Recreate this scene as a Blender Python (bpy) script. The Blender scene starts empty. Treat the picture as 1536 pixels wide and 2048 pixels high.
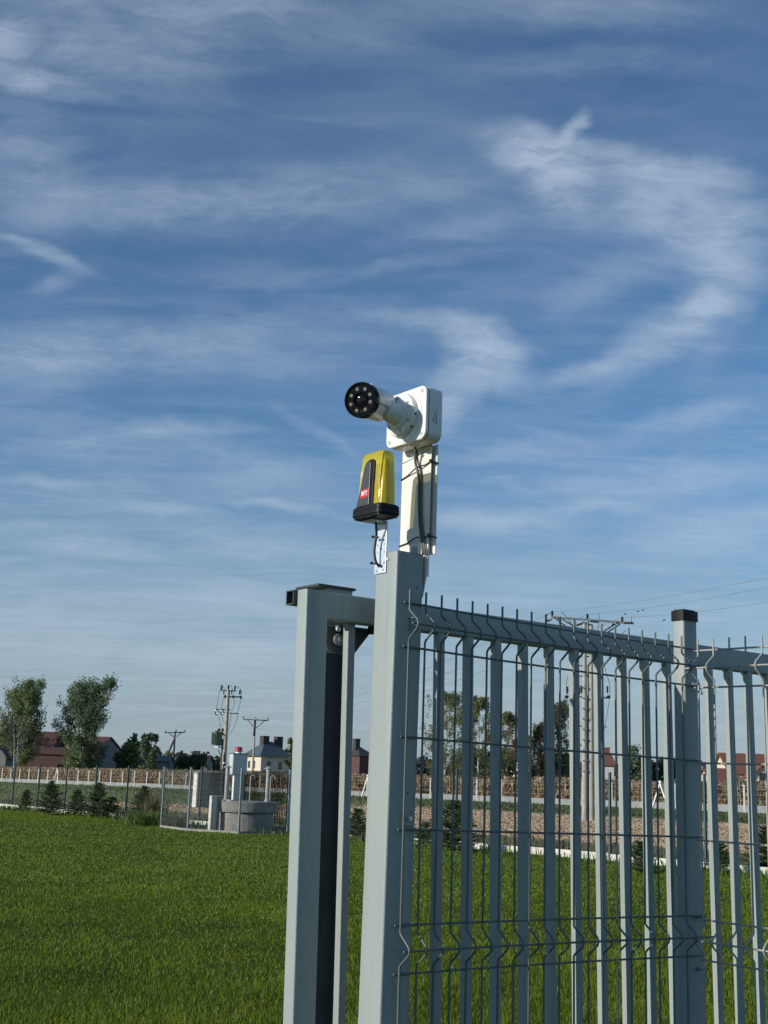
import bpy, math, random
import numpy as np
from math import sin, cos, pi, radians, sqrt, atan2, tan
from mathutils import Vector, Matrix

random.seed(7)
rng = np.random.default_rng(11)
scn = bpy.context.scene
col = scn.collection

# ------------------------------------------------------------------ surveyed camera
F, P, RL = 2470.3, .2123, .0338
EYE = 1.6
TILT = .0098                     # the land rises very slightly to the right
fw = np.array([0, cos(P), sin(P)]); up = np.array([0, -sin(P), cos(P)]); rt = np.array([1., 0, 0])
r2 = rt*cos(RL)+up*sin(RL); u2 = -rt*sin(RL)+up*cos(RL)
A = .9208
D = np.array([sin(A), cos(A), 0]); N = np.array([cos(A), -sin(A), 0])   # along the fence / out of it
P0 = np.array([.0657, 2.7821, 0.])

def ray(u, v): return r2*(u-768)/F+u2*(1024-v)/F+fw
def W(s, t, z): return P0+D*s+N*t+np.array([0, 0, z])      # fence frame, z above the ground
def Z(z): return z+EYE
def at(u, v, Y):
    r = ray(u, v); p = r*(Y/r[1]); return np.array([p[0], p[1], p[2]+EYE])
def gz(x): return TILT*x
RL0 = np.array([-16.2, 55.05, 0.])       # start of the rear fence line
QW = float(RL0@D)
def LW(w, q=0.0):                         # point w metres along the rear line, q behind it
    p = RL0+N*w+D*q; return np.array([p[0], p[1], gz(p[0])])

# ------------------------------------------------------------------ helpers
def tag(o, label=None, cat=None, group=None, kind=None):
    if label: o['label'] = label
    if cat: o['category'] = cat
    if group: o['group'] = group
    if kind: o['kind'] = kind
    return o

def thing(name, loc, label, cat, group=None):
    o = bpy.data.objects.new(name, None)
    o.empty_display_size = .1
    o.location = Vector([float(c) for c in loc]); col.objects.link(o)
    return tag(o, label, cat, group)

def org(p):
    v = np.zeros(3)
    while p is not None:
        v += np.array(p.location); p = p.parent
    return v

class MB:
    def __init__(s): s.v = []; s.f = []; s.sm = []
    def add(s, vs, fs, smooth=False):
        k = len(s.v); s.v += [tuple(float(c) for c in q) for q in vs]
        s.f += [tuple(i+k for i in f) for f in fs]; s.sm += [smooth]*len(fs); return s
    def box(s, c, ax, ay, az):
        c, ax, ay, az = [np.array(q, float) for q in (c, ax, ay, az)]
        vs = [c+i*ax+j*ay+k*az for i in (-1, 1) for j in (-1, 1) for k in (-1, 1)]
        fs = [(0, 1, 3, 2), (4, 6, 7, 5), (0, 4, 5, 1), (2, 3, 7, 6), (0, 2, 6, 4), (1, 5, 7, 3)]
        if np.dot(np.cross(ax, ay), az) < 0: fs = [f[::-1] for f in fs]
        return s.add(vs, fs)
    def fb(s, s0, s1, t0, t1, z0, z1):    # box in the fence frame
        c = W((s0+s1)/2, (t0+t1)/2, (z0+z1)/2)
        return s.box(c, D*(s1-s0)/2, N*(t1-t0)/2, np.array([0, 0, (z1-z0)/2]))
    def frame(s, a):
        a = a/np.linalg.norm(a); h = np.array([0, 0, 1.]) if abs(a[2]) < .9 else np.array([1., 0, 0])
        x = np.cross(h, a); x /= np.linalg.norm(x); return x, np.cross(a, x)
    def cyl(s, p0, p1, r0, r1=None, n=12, caps=True, smooth=True):
        p0 = np.array(p0, float); p1 = np.array(p1, float); r1 = r0 if r1 is None else r1
        x, y = s.frame(p1-p0); vs = []
        for k in range(n):
            c, q = cos(2*pi*k/n), sin(2*pi*k/n)
            vs.append(p0+(x*c+y*q)*r0); vs.append(p1+(x*c+y*q)*r1)
        s.add(vs, [(2*k, 2*((k+1) % n), 2*((k+1) % n)+1, 2*k+1) for k in range(n)], smooth)
        if caps:
            s.add([vs[2*k] for k in range(n)], [tuple(range(n))[::-1]])
            s.add([vs[2*k+1] for k in range(n)], [tuple(range(n))])
        return s
    def lathe(s, p0, axis, prof, n=32, smooth=True):   # prof: (distance along axis, radius)
        p0 = np.array(p0, float); a = np.array(axis, float); a /= np.linalg.norm(a); x, y = s.frame(a); vs = []; fs = []
        for (h, r) in prof:
            for k in range(n): vs.append(p0+a*h+(x*cos(2*pi*k/n)+y*sin(2*pi*k/n))*max(r, 1e-5))
        for i in range(len(prof)-1):
            for k in range(n):
                k2 = (k+1) % n; fs.append((i*n+k, i*n+k2, (i+1)*n+k2, (i+1)*n+k))
        return s.add(vs, fs, smooth)
    def tube(s, pts, r, n=6, smooth=True):
        pts = [np.array(q, float) for q in pts]; rr = r if isinstance(r, (list, tuple)) else [r]*len(pts)
        m = len(pts); vs = []; fs = []; x = None
        for i, q in enumerate(pts):
            a = pts[min(i+1, m-1)]-pts[max(i-1, 0)]; a = a/(np.linalg.norm(a)+1e-12)
            if x is None: x, y = s.frame(a)
            else:
                x = x-a*np.dot(x, a); x /= np.linalg.norm(x); y = np.cross(a, x)
            for k in range(n): vs.append(q+(x*cos(2*pi*k/n)+y*sin(2*pi*k/n))*rr[i])
        for i in range(m-1):
            for k in range(n):
                k2 = (k+1) % n; fs.append((i*n+k, i*n+k2, (i+1)*n+k2, (i+1)*n+k))
        s.add(vs, fs, smooth)
        s.add(vs[:n], [tuple(range(n))[::-1]]); s.add(vs[-n:], [tuple(range(n))])
        return s
    def prism(s, poly, o, ex, ey, ez, h0, h1, smooth=False):   # poly in (ex,ey), extruded along ez
        o, ex, ey, ez = [np.array(q, float) for q in (o, ex, ey, ez)]
        n = len(poly); vs = [o+ex*a+ey*b+ez*h0 for a, b in poly]+[o+ex*a+ey*b+ez*h1 for a, b in poly]
        s.add(vs, [(k, (k+1) % n, n+(k+1) % n, n+k) for k in range(n)], smooth)
        s.add(vs[:n], [tuple(range(n))[::-1]]); s.add(vs[n:], [tuple(range(n))]); return s
    def rpost(s, s0, s1, t0, t1, z0, z1, r=.006):    # hollow-section post with rounded corners, fence frame
        c = W((s0+s1)/2, (t0+t1)/2, 0)
        return s.prism(rrect((s1-s0)/2, (t1-t0)/2, r), c, D, N, (0, 0, 1), z0, z1, 'auto')
    def build(s, name, mat, parent=None, bevel=0, seg=2, fix=True):
        o0 = org(parent); me = bpy.data.meshes.new(name)
        me.from_pydata([(a-o0[0], b-o0[1], c-o0[2]) for a, b, c in s.v], [], s.f)
        au = any(q == 'auto' for q in s.sm)
        me.polygons.foreach_set('use_smooth', [bool(q) for q in s.sm])
        me.validate(); me.update()
        if fix:
            import bmesh
            bm = bmesh.new(); bm.from_mesh(me)
            bmesh.ops.remove_doubles(bm, verts=bm.verts, dist=1e-6)
            bmesh.ops.recalc_face_normals(bm, faces=bm.faces)
            for e in bm.edges:
                if len(e.link_faces) == 2 and e.calc_face_angle(0) > radians(38): e.smooth = False
            bm.to_mesh(me); bm.free()
        me.materials.append(mat)
        o = bpy.data.objects.new(name, me); col.objects.link(o); o.parent = parent
        if bevel:
            m = o.modifiers.new('bevel', 'BEVEL'); m.width = bevel; m.segments = seg; m.limit_method = 'ANGLE'; m.angle_limit = radians(35)
            m.harden_normals = False
        return o

def rrect(a, b, r, n=4):
    o = []
    for (sx, sy, a0) in ((1, 1, 0), (-1, 1, 90), (-1, -1, 180), (1, -1, 270)):
        for k in range(n+1):
            q = radians(a0+90*k/n); o.append((sx*(a-r)+r*cos(q), sy*(b-r)+r*sin(q)))
    return o

def npmesh(name, V, Fc, mat, parent=None, mats=None):   # V (n,3), Fc (m,k) arrays
    me = bpy.data.meshes.new(name); V = np.asarray(V, np.float32)
    k = Fc.shape[1]; m = Fc.shape[0]
    me.vertices.add(len(V)); me.vertices.foreach_set('co', V.ravel())
    me.loops.add(m*k); me.loops.foreach_set('vertex_index', Fc.astype(np.int32).ravel())
    me.polygons.add(m); me.polygons.foreach_set('loop_start', np.arange(0, m*k, k, dtype=np.int32))
    me.polygons.foreach_set('loop_total', np.full(m, k, dtype=np.int32))
    me.update(calc_edges=True)
    me.materials.append(mat)
    o = bpy.data.objects.new(name, me); col.objects.link(o); o.parent = parent
    return o

def copy_tree(o, parent=None):
    c = o.copy(); col.objects.link(c); c.parent = parent
    for ch in [k for k in col.objects if k.parent == o]: copy_tree(ch, c)
    return c

# ------------------------------------------------------------------ materials
def L(r, g, b):
    f = lambda c: (c/255/12.92) if c/255 <= .04045 else ((c/255+.055)/1.055)**2.4
    return (f(r), f(g), f(b), 1)

def mat(name, c, rough=.5, metal=0., vary=.12, scale=6., bump=0., bscale=60., spec=.5, c2=None, trans=0., coat=0., stretch=None, island=0., sss=0.):
    m = bpy.data.materials.new(name); m.use_nodes = True
    nt = m.node_tree; b = nt.nodes['Principled BSDF']; ln = nt.links.new
    if len(c) == 3: c = (*c, 1)
    tc = nt.nodes.new('ShaderNodeTexCoord'); src = tc.outputs['Object']
    if stretch:
        mp = nt.nodes.new('ShaderNodeMapping'); mp.inputs['Scale'].default_value = stretch; ln(src, mp.inputs['Vector']); src = mp.outputs[0]
    nz = nt.nodes.new('ShaderNodeTexNoise'); nz.inputs['Scale'].default_value = scale; nz.inputs['Detail'].default_value = 7; nz.inputs['Roughness'].default_value = .62
    ln(src, nz.inputs['Vector'])
    rp = nt.nodes.new('ShaderNodeMapRange'); rp.inputs['From Min'].default_value = .3; rp.inputs['From Max'].default_value = .7
    ln(nz.outputs['Fac'], rp.inputs['Value'])
    fac = rp.outputs[0]
    if island:
        g = nt.nodes.new('ShaderNodeNewGeometry'); mx0 = nt.nodes.new('ShaderNodeMix'); mx0.data_type = 'FLOAT'
        mx0.inputs[0].default_value = island; ln(fac, mx0.inputs[2]); ln(g.outputs['Random Per Island'], mx0.inputs[3]); fac = mx0.outputs[0]
    mx = nt.nodes.new('ShaderNodeMix'); mx.data_type = 'RGBA'; ln(fac, mx.inputs[0])
    ca = tuple(q*(1-vary) for q in c[:3])+(1,); cb = (c2 if c2 else tuple(min(1, q*(1+vary)) for q in c[:3])+(1,))
    mx.inputs[6].default_value = ca; mx.inputs[7].default_value = (*cb[:3], 1)
    ln(mx.outputs[2], b.inputs['Base Color'])
    b.inputs['Roughness'].default_value = rough; b.inputs['Metallic'].default_value = metal
    b.inputs['Specular IOR Level'].default_value = spec; b.inputs['Transmission Weight'].default_value = trans; b.inputs['Coat Weight'].default_value = coat
    if sss: b.inputs['Subsurface Weight'].default_value = sss; b.inputs['Subsurface Scale'].default_value = .02
    if bump:
        nb = nt.nodes.new('ShaderNodeTexNoise'); nb.inputs['Scale'].default_value = bscale; nb.inputs['Detail'].default_value = 5
        ln(src, nb.inputs['Vector']); bp = nt.nodes.new('ShaderNodeBump'); bp.inputs['Strength'].default_value = bump; bp.inputs['Distance'].default_value = .02
        ln(nb.outputs['Fac'], bp.inputs['Height']); ln(bp.outputs[0], b.inputs['Normal'])
    return m

def leafmat(name, c, c2, trans=.35, island=.75, scale=.6, rough=.6):
    m = mat(name, c, rough=rough, c2=c2, vary=.0, scale=scale, island=island, spec=.25)
    nt = m.node_tree; b = nt.nodes['Principled BSDF']; out = [n for n in nt.nodes if n.type == 'OUTPUT_MATERIAL'][0]
    tr = nt.nodes.new('ShaderNodeBsdfTranslucent'); ms = nt.nodes.new('ShaderNodeMixShader'); ms.inputs[0].default_value = trans
    nt.links.new(b.inputs['Base Color'].links[0].from_socket, tr.inputs['Color'])
    nt.links.new(b.outputs[0], ms.inputs[1]); nt.links.new(tr.outputs[0], ms.inputs[2]); nt.links.new(ms.outputs[0], out.inputs['Surface'])
    return m

M = {}
M['paint'] = mat('grey_paint', (.315, .355, .345), rough=.42, vary=.05, scale=9, bump=.10, bscale=420, spec=.4, stretch=(1, 1, .35))
def weather(m, amt=.16):
    nt = m.node_tree; b = nt.nodes['Principled BSDF']; src = b.inputs['Base Color'].links[0].from_socket; tc = nt.nodes['Texture Coordinate']
    mp = nt.nodes.new('ShaderNodeMapping'); mp.inputs['Scale'].default_value = (60, 60, 1.6); nt.links.new(tc.outputs['Object'], mp.inputs[0])
    n1 = nt.nodes.new('ShaderNodeTexNoise'); n1.inputs['Scale'].default_value = 1.; n1.inputs['Detail'].default_value = 6; nt.links.new(mp.outputs[0], n1.inputs['Vector'])
    n2 = nt.nodes.new('ShaderNodeTexNoise'); n2.inputs['Scale'].default_value = 90; n2.inputs['Detail'].default_value = 3; nt.links.new(tc.outputs['Object'], n2.inputs['Vector'])
    r1 = nt.nodes.new('ShaderNodeMapRange'); r1.inputs[1].default_value = .52; r1.inputs[2].default_value = .75; nt.links.new(n1.outputs['Fac'], r1.inputs[0])
    r2_ = nt.nodes.new('ShaderNodeMapRange'); r2_.inputs[1].default_value = .66; r2_.inputs[2].default_value = .76; nt.links.new(n2.outputs['Fac'], r2_.inputs[0])
    ad = nt.nodes.new('ShaderNodeMath'); ad.operation = 'MAXIMUM'; nt.links.new(r1.outputs[0], ad.inputs[0]); nt.links.new(r2_.outputs[0], ad.inputs[1])
    ml = nt.nodes.new('ShaderNodeMath'); ml.operation = 'MULTIPLY'; ml.inputs[1].default_value = amt; nt.links.new(ad.outputs[0], ml.inputs[0])
    mx = nt.nodes.new('ShaderNodeMix'); mx.data_type = 'RGBA'; nt.links.new(ml.outputs[0], mx.inputs[0]); nt.links.new(src, mx.inputs[6]); mx.inputs[7].default_value = (.12, .115, .10, 1); nt.links.new(mx.outputs[2], b.inputs['Base Color'])
weather(M['paint'], .20)
M['dark_paint'] = mat('dark_steel', (.055, .065, .07), rough=.6, vary=.25, scale=14, bump=.06, bscale=200)
M['wire_lit'] = mat('coated_wire_sunlit', (.36, .35, .32), rough=.45, vary=.15, scale=25)  # lit copy of the coated wire, sunlight put into its colour
M['wire'] = mat('coated_wire', (.115, .14, .135), rough=.42, vary=.15, scale=25, spec=.45)  # the same wire for the shaded panel, shade put into its colour
M['shade_dark'] = mat('dark_strip', (.030, .045, .052), rough=.6, vary=.3, scale=10, spec=.2)
M['dark_grey'] = mat('dark_grey_steel', (.06, .068, .072), rough=.5, vary=.15, scale=30)
M['white_plastic'] = mat('white_plastic', (.80, .79, .76), rough=.42, vary=.03, scale=14, bump=.04, bscale=300)
M['white_metal'] = mat('white_painted_metal', (.77, .74, .68), rough=.4, vary=.05, scale=18, bump=.03, bscale=90)
weather(M['white_plastic'], .10); weather(M['white_metal'], .16)
M['cream'] = mat('cream_sticker', (.62, .60, .48), rough=.3, vary=.04, scale=8)
M['silver'] = mat('silver_metal', (.70, .70, .68), rough=.45, metal=.0, vary=.05, scale=20, coat=.1)
M['zinc'] = mat('zinc_plate', (.68, .73, .77), rough=.33, metal=.25, vary=.10, scale=60)
M['zincdark'] = mat('galvanised_grey', (.25, .28, .29), rough=.45, metal=.3, vary=.15, scale=50)
M['black_plastic'] = mat('black_plastic', (.011, .011, .012), rough=.45, vary=.2, scale=30, bump=.04, bscale=300, spec=.2)
M['grey_plastic'] = mat('grey_plastic', (.05, .052, .056), rough=.38, vary=.1, scale=30)
M['gloss_black'] = mat('gloss_black', (.003, .003, .004), rough=.12, vary=.1, scale=5, spec=.10)
M['lens_black'] = mat('lens_glass', (.006, .006, .009), rough=.05, vary=.1, scale=5, spec=.25)
M['led'] = mat('led_glass', (.13, .125, .115), rough=.25, vary=.2, scale=300, coat=.2, metal=.2)
M['led_dark'] = mat('led_dark', (.03, .03, .03), rough=.3)
M['rubber'] = mat('black_cable', (.02, .02, .021), rough=.5, vary=.1)
M['cable'] = mat('dark_grey_cable', (.13, .125, .11), rough=.5, vary=.15, scale=40)
M['red'] = mat('red_label', (.62, .03, .035), rough=.35, vary=.05)
M['white'] = mat('white_print', (.8, .8, .78), rough=.5, vary=.02)
M['print'] = mat('grey_print', (.12, .14, .16), rough=.6, vary=.1)
M['concrete'] = mat('concrete', (.27, .265, .24), rough=.9, vary=.22, scale=5, bump=.3, bscale=40)
weather(M['concrete'], .5)
M['concrete_light'] = mat('light_concrete', (.62, .60, .52), rough=.9, vary=.14, scale=4, bump=.3, bscale=30)
M['concrete_far'] = mat('far_concrete', (.25, .262, .265), rough=.95, vary=.16, scale=1.2)
M['rear_paint'] = mat('rear_fence_paint', (.045, .085, .085), rough=.5, vary=.15, scale=4)
M['rear_wire'] = mat('rear_fence_wire', (.065, .10, .095), rough=.5, vary=.15, scale=4)
M['encl_paint'] = mat('enclosure_paint', (.30, .345, .35), rough=.5, vary=.1, scale=4)
M['encl_wire'] = mat('enclosure_wire', (.10, .12, .12), rough=.5, vary=.1, scale=4)
M['bark'] = mat('bark', (.10, .085, .065), rough=.95, vary=.3, scale=6, bump=.5, bscale=20)
M['birch'] = mat('birch_bark', (.62, .60, .54), rough=.8, c2=(.09, .08, .07, 1), vary=0, scale=2.2, stretch=(.4, .4, 3))
M['roof_red'] = mat('red_brown_roof', (.10, .042, .034), rough=.85, vary=.25, scale=1.5, stretch=(1, 1, 6))
M['roof_tile'] = mat('terracotta_roof', (.20, .080, .055), rough=.8, vary=.18, scale=2, stretch=(1, 1, 5))
M['roof_grey'] = mat('grey_roof', (.085, .105, .12), rough=.6, vary=.12, scale=1)
M['roof_dark'] = mat('dark_roof', (.045, .042, .045), rough=.8, vary=.2, scale=1)
M['wall_cream'] = mat('cream_render', (.66, .58, .45), rough=.9, vary=.06, scale=1)
M['wall_white'] = mat('white_render', (.66, .64, .60), rough=.9, vary=.06, scale=1)
M['wall_brick'] = mat('dark_brick', (.10, .055, .048), rough=.9, vary=.3, scale=2)
M['wall_grey'] = mat('grey_render', (.21, .215, .21), rough=.9, vary=.12, scale=1)
M['window'] = mat('window_glass', (.02, .028, .035), rough=.1, vary=.2, spec=.8)
M['cabinet'] = mat('cabinet_grey', (.50, .53, .535), rough=.5, vary=.06, scale=3)
M['trafo'] = mat('transformer_green', (.12, .145, .09), rough=.5, vary=.12, scale=4)
M['black_iron'] = mat('dark_iron', (.03, .032, .034), rough=.6, vary=.2, scale=6)
M['poleconc'] = mat('pole_concrete', (.36, .34, .29), rough=.9, vary=.28, scale=3, bump=.2, bscale=20)
M['porcelain'] = mat('brown_porcelain', (.028, .022, .02), rough=.25, vary=.1)
M['pipe'] = mat('pipe_grey', (.36, .36, .335), rough=.6, vary=.12, scale=4)
M['lamp_red'] = mat('red_lens', (.42, .02, .025), rough=.25, vary=.1)
M['bird'] = mat('dark_feathers', (.03, .03, .032), rough=.8, vary=.2)
M['leaf_poplar'] = leafmat('poplar_leaves', (.095, .14, .055), (.27, .33, .15, 1), scale=.35, island=.6)
M['leaf_poplar2'] = leafmat('dark_leaves', (.08, .13, .07), (.22, .28, .155, 1), scale=.35, island=.6)
M['leaf_birch'] = leafmat('birch_leaves', (.10, .115, .045), (.27, .27, .11, 1), scale=.5, island=.7)
M['leaf_weep'] = leafmat('weeping_leaves', (.07, .075, .05), (.18, .18, .115, 1), scale=.5, island=.7)
M['leaf_hedge'] = leafmat('hedge_leaves', (.05, .08, .045), (.12, .16, .085, 1), scale=.3, island=.6)
M['leaf_grey'] = leafmat('thin_leaves', (.10, .10, .085), (.17, .17, .15, 1), scale=.3, island=.6)
M['leaf_yellow'] = leafmat('yellowing_leaves', (.06, .065, .018), (.17, .15, .045, 1), scale=.3, island=.6)
M['needle'] = leafmat('spruce_needles', (.026, .050, .022), (.08, .125, .05, 1), scale=5, island=.7, trans=.15)
M['weed'] = leafmat('dry_weeds', (.10, .085, .05), (.21, .19, .11, 1), scale=3, island=.8)
M['corn'] = leafmat('dry_corn', (.26, .18, .10), (.60, .47, .29, 1), scale=.25, island=.85, trans=.25)
M['corn_fill'] = mat('corn_shade', (.24, .175, .11), rough=.95, vary=.3, scale=5, c2=(.40, .30, .19, 1), bump=.4, bscale=8)
M['forest'] = leafmat('far_wood', (.050, .062, .058), (.085, .10, .088, 1), scale=.1, island=.5)

# yellow lens: ribbed translucent plastic
m = mat('yellow_lens', (.90, .72, .02), rough=.22, vary=.03, scale=10, trans=.35, coat=.4, spec=.5)
nt = m.node_tree; b = nt.nodes['Principled BSDF']; tc = nt.nodes['Texture Coordinate']
mp = nt.nodes.new('ShaderNodeMapping'); mp.inputs['Rotation'].default_value = (0, 0, A-pi/2)
wv = nt.nodes.new('ShaderNodeTexWave'); wv.wave_type = 'BANDS'; wv.bands_direction = 'Y'; wv.inputs['Scale'].default_value = 50; wv.inputs['Distortion'].default_value = .0
bp = nt.nodes.new('ShaderNodeBump'); bp.inputs['Strength'].default_value = .55; bp.inputs['Distance'].default_value = .006
nt.links.new(tc.outputs['Object'], mp.inputs[0]); nt.links.new(mp.outputs[0], wv.inputs[0]); nt.links.new(wv.outputs[0], bp.inputs['Height']); nt.links.new(bp.outputs[0], b.inputs['Normal'])
out = [n for n in nt.nodes if n.type == 'OUTPUT_MATERIAL'][0]; tb = nt.nodes.new('ShaderNodeBsdfTransparent'); tb.inputs[0].default_value = (.97, .90, .45, 1)
ms = nt.nodes.new('ShaderNodeMixShader'); ms.inputs[0].default_value = .42; nt.links.new(b.outputs[0], ms.inputs[1]); nt.links.new(tb.outputs[0], ms.inputs[2]); nt.links.new(ms.outputs[0], out.inputs['Surface']); b.inputs['Transmission Weight'].default_value = .1
M['yellow'] = m
M['yellow_in'] = mat('yellow_core', (.75, .60, .05), rough=.4, vary=.1, scale=40)

# ------------------------------------------------------------------ ground sheet
def ground_mat():
    m = bpy.data.materials.new('land'); m.use_nodes = True; nt = m.node_tree; b = nt.nodes['Principled BSDF']; ln = nt.links.new
    N_ = nt.nodes.new
    tc = N_('ShaderNodeTexCoord')
    dq = N_('ShaderNodeVectorMath'); dq.operation = 'DOT_PRODUCT'; dq.inputs[1].default_value = tuple(D); ln(tc.outputs['Object'], dq.inputs[0])
    dw = N_('ShaderNodeVectorMath'); dw.operation = 'DOT_PRODUCT'; dw.inputs[1].default_value = tuple(N); ln(tc.outputs['Object'], dw.inputs[0])
    def noise(s, det=6, ro=.6):
        n = N_('ShaderNodeTexNoise'); n.inputs['Scale'].default_value = s; n.inputs['Detail'].default_value = det; n.inputs['Roughness'].default_value = ro
        ln(tc.outputs['Object'], n.inputs['Vector']); return n.outputs['Fac']
    def mathn(op, a, b2):
        n = N_('ShaderNodeMath'); n.operation = op
        for i, q in enumerate((a, b2)):
            if isinstance(q, (int, float)): n.inputs[i].default_value = q
            else: ln(q, n.inputs[i])
        return n.outputs[0]
    def step(v, a, b2):
        n = N_('ShaderNodeMapRange'); n.interpolation_type = 'SMOOTHSTEP'; n.inputs['From Min'].default_value = a; n.inputs['From Max'].default_value = b2; ln(v, n.inputs['Value']); return n.outputs[0]
    def mixc(f, a, b2):
        n = N_('ShaderNodeMix'); n.data_type = 'RGBA'
        if isinstance(f, float): n.inputs[0].default_value = f
        else: ln(f, n.inputs[0])
        for i, q in ((6, a), (7, b2)):
            if isinstance(q, tuple): n.inputs[i].default_value = (*q, 1)
            else: ln(q, n.inputs[i])
        return n.outputs[2]
    q = mathn('ADD', dq.outputs['Value'], mathn('MULTIPLY', mathn('SUBTRACT', noise(.35), .5), 3.0))
    q2 = mathn('ADD', dq.outputs['Value'], mathn('MULTIPLY', mathn('SUBTRACT', noise(.12), .5), 9.0))
    w = dw.outputs['Value']
    lawn = mixc(step(noise(1.2), .35, .65), (.042, .067, .005), (.078, .116, .012))
    rough_g = mixc(step(noise(.7), .35, .65), (.15, .185, .095), (.22, .235, .14))
    rough_g = mixc(step(noise(9), .5, .72), rough_g, (.29, .25, .17))
    soil = mixc(step(noise(3.5, 8, .7), .35, .65), (.40, .295, .19), (.66, .50, .33))
    verge = mixc(step(noise(.9), .35, .65), (.10, .14, .06), (.17, .205, .11))
    farg = mixc(step(noise(.01), .4, .6), (.13, .12, .07), (.09, .11, .05))
    tanmask = mathn('MULTIPLY', step(q2, 24.5, 28), mathn('SUBTRACT', 1.0, step(q2, 44, 48)))
    wmask = mathn('ADD', mathn('MULTIPLY', step(w, -62.0, -48.0), .9), mathn('MULTIPLY', mathn('SUBTRACT', 1.0, step(q2, 30, 34)), .45))
    wmask = mathn('MINIMUM', wmask, 1.0)
    c = mixc(mathn('MULTIPLY', tanmask, wmask), rough_g, soil)
    c = mixc(step(q2, 47, 51), c, verge)
    c = mixc(step(q, 66, 68), c, (.16, .12, .075))
    c = mixc(step(q2, 150, 165), c, farg)
    c = mixc(step(dq.outputs['Value'], 20.3, 20.5), lawn, c)
    ln(c, b.inputs['Base Color']); b.inputs['Roughness'].default_value = .95; b.inputs['Specular IOR Level'].default_value = .1
    bp = N_('ShaderNodeBump'); bp.inputs['Strength'].default_value = .9; bp.inputs['Distance'].default_value = .25
    ln(noise(4, 10, .75), bp.inputs['Height']); ln(bp.outputs[0], b.inputs['Normal'])
    return m
S = 6000.
g = MB(); g.add([(-S, -200, -S*TILT), (S, -200, S*TILT), (S, S, S*TILT), (-S, S, -S*TILT)], [(0, 1, 2, 3)])
tag(g.build('ground', ground_mat(), fix=False), kind='structure')

# ------------------------------------------------------------------ lawn blades
def value_noise(x, y, s, seed):
    r = np.random.default_rng(seed).random((64, 64)); xi = x/s; yi = y/s
    a = np.floor(xi).astype(int); b = np.floor(yi).astype(int); fx = xi-a; fy = yi-b; fx = fx*fx*(3-2*fx); fy = fy*fy*(3-2*fy)
    g_ = lambda i, j: r[i % 64, j % 64]
    return (g_(a, b)*(1-fx)+g_(a+1, b)*fx)*(1-fy)+(g_(a, b+1)*(1-fx)+g_(a+1, b+1)*fx)*fy

def blades(name, n, y0, y1, hmin, hmax, wd, mt, label, qmin=-99, qmax=20.3, spread=.43, lean=.5, pw=1.0, cat='grass', hs=False, wlim=None):
    Y = y0+(y1-y0)*rng.random(n)**pw; X = (rng.random(n)*2-1)*(spread*Y+.8)
    q = X*D[0]+Y*D[1]; k = (q < qmax) & (q > qmin)
    c = value_noise(X, Y, .55, 3)*.5+value_noise(X, Y, 2.3, 4)*.5
    k &= rng.random(n) < (.45+.9*c)
    if wlim: wn_ = X*N[0]+Y*N[1]; k &= (wn_ > wlim[0]+3*(c-.5)) & (wn_ < wlim[1]+14*(c-.5))
    X = X[k]; Y = Y[k]; c = c[k]; n = len(X)
    h = (hmin+(hmax-hmin)*rng.random(n)**1.6)*(.55+.95*c)*(np.minimum(1, 9.5/Y)**.45 if hs else 1); ww = wd*np.maximum(1, Y/9.0)*(.6+.8*rng.random(n))
    a = rng.random(n)*2*pi; ln_ = lean*(rng.random(n)**.8)
    la = rng.random(n)*2*pi
    base = np.stack([X, Y, TILT*X], 1); side = np.stack([np.cos(a), np.sin(a), 0*a], 1)*(ww/2)[:, None]
    dr = np.stack([np.cos(la), np.sin(la), 0*la], 1)
    mid = base+dr*(h*ln_*.35)[:, None]+np.array([0, 0, 1])*(h*.6)[:, None]
    tip = base+dr*(h*ln_)[:, None]+np.array([0, 0, 1])*(h*(1-.25*ln_))[:, None]
    V = np.stack([base-side, base+side, mid+side*.8, mid-side*.8, tip], 1).reshape(-1, 3)
    i = np.arange(n)*5
    Fq = np.concatenate([np.stack([i, i+1, i+2], 1), np.stack([i, i+2, i+3], 1), np.stack([i+3, i+2, i+4], 1)])
    o = npmesh(name, V, Fq, mt); tag(o, label, cat, kind='stuff'); return o
M['grass'] = leafmat('grass_blades', (.078, .122, .006), (.275, .37, .028, 1), scale=.45, island=.42, trans=.4, rough=.5)
M['clover'] = leafmat('clover_leaves', (.045, .085, .012), (.16, .25, .05, 1), scale=.6, island=.8, trans=.3, rough=.5)
blades('clover_patches', 70000, 17, 40, .015, .05, .010, M['clover'], 'broad leaved clover and weeds spread through the far half of the lawn', hs=False, lean=1.3)
blades('taller_tufts', 30000, 6.4, 30, .04, .085, .0034, M['grass'], 'taller loose tufts of the lawn grass', hs=True, lean=.7)
M['grass2'] = leafmat('pale_grass_blades', (.12, .15, .05), (.30, .31, .14, 1), scale=.9, island=.8, trans=.4, rough=.5)
blades('lawn_grass', 860000, 6.4, 53, .018, .056, .0034, M['grass'], 'short green lawn grass in front of the rear mesh fence', pw=1.25, hs=True, lean=.75)
blades('pale_grass', 22000, 6.6, 40, .03, .07, .0030, M['grass2'], 'scattered pale taller blades standing out of the lawn', pw=1.1, lean=.8)
blades('rough_grass', 26000, 22, 75, .08, .26, .008, M['weed'], 'rough dry grass between the rear mesh fence and the field', qmin=20.8, qmax=25, pw=1.3)
M['verge'] = leafmat('verge_blades', (.055, .085, .03), (.14, .165, .07, 1), scale=.4, island=.6)
blades('verge_grass', 80000, 45, 120, .06, .22, .010, M['verge'], 'dull green grass growing in front of the white posted field fence', qmin=49, qmax=64, pw=1.2)
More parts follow.
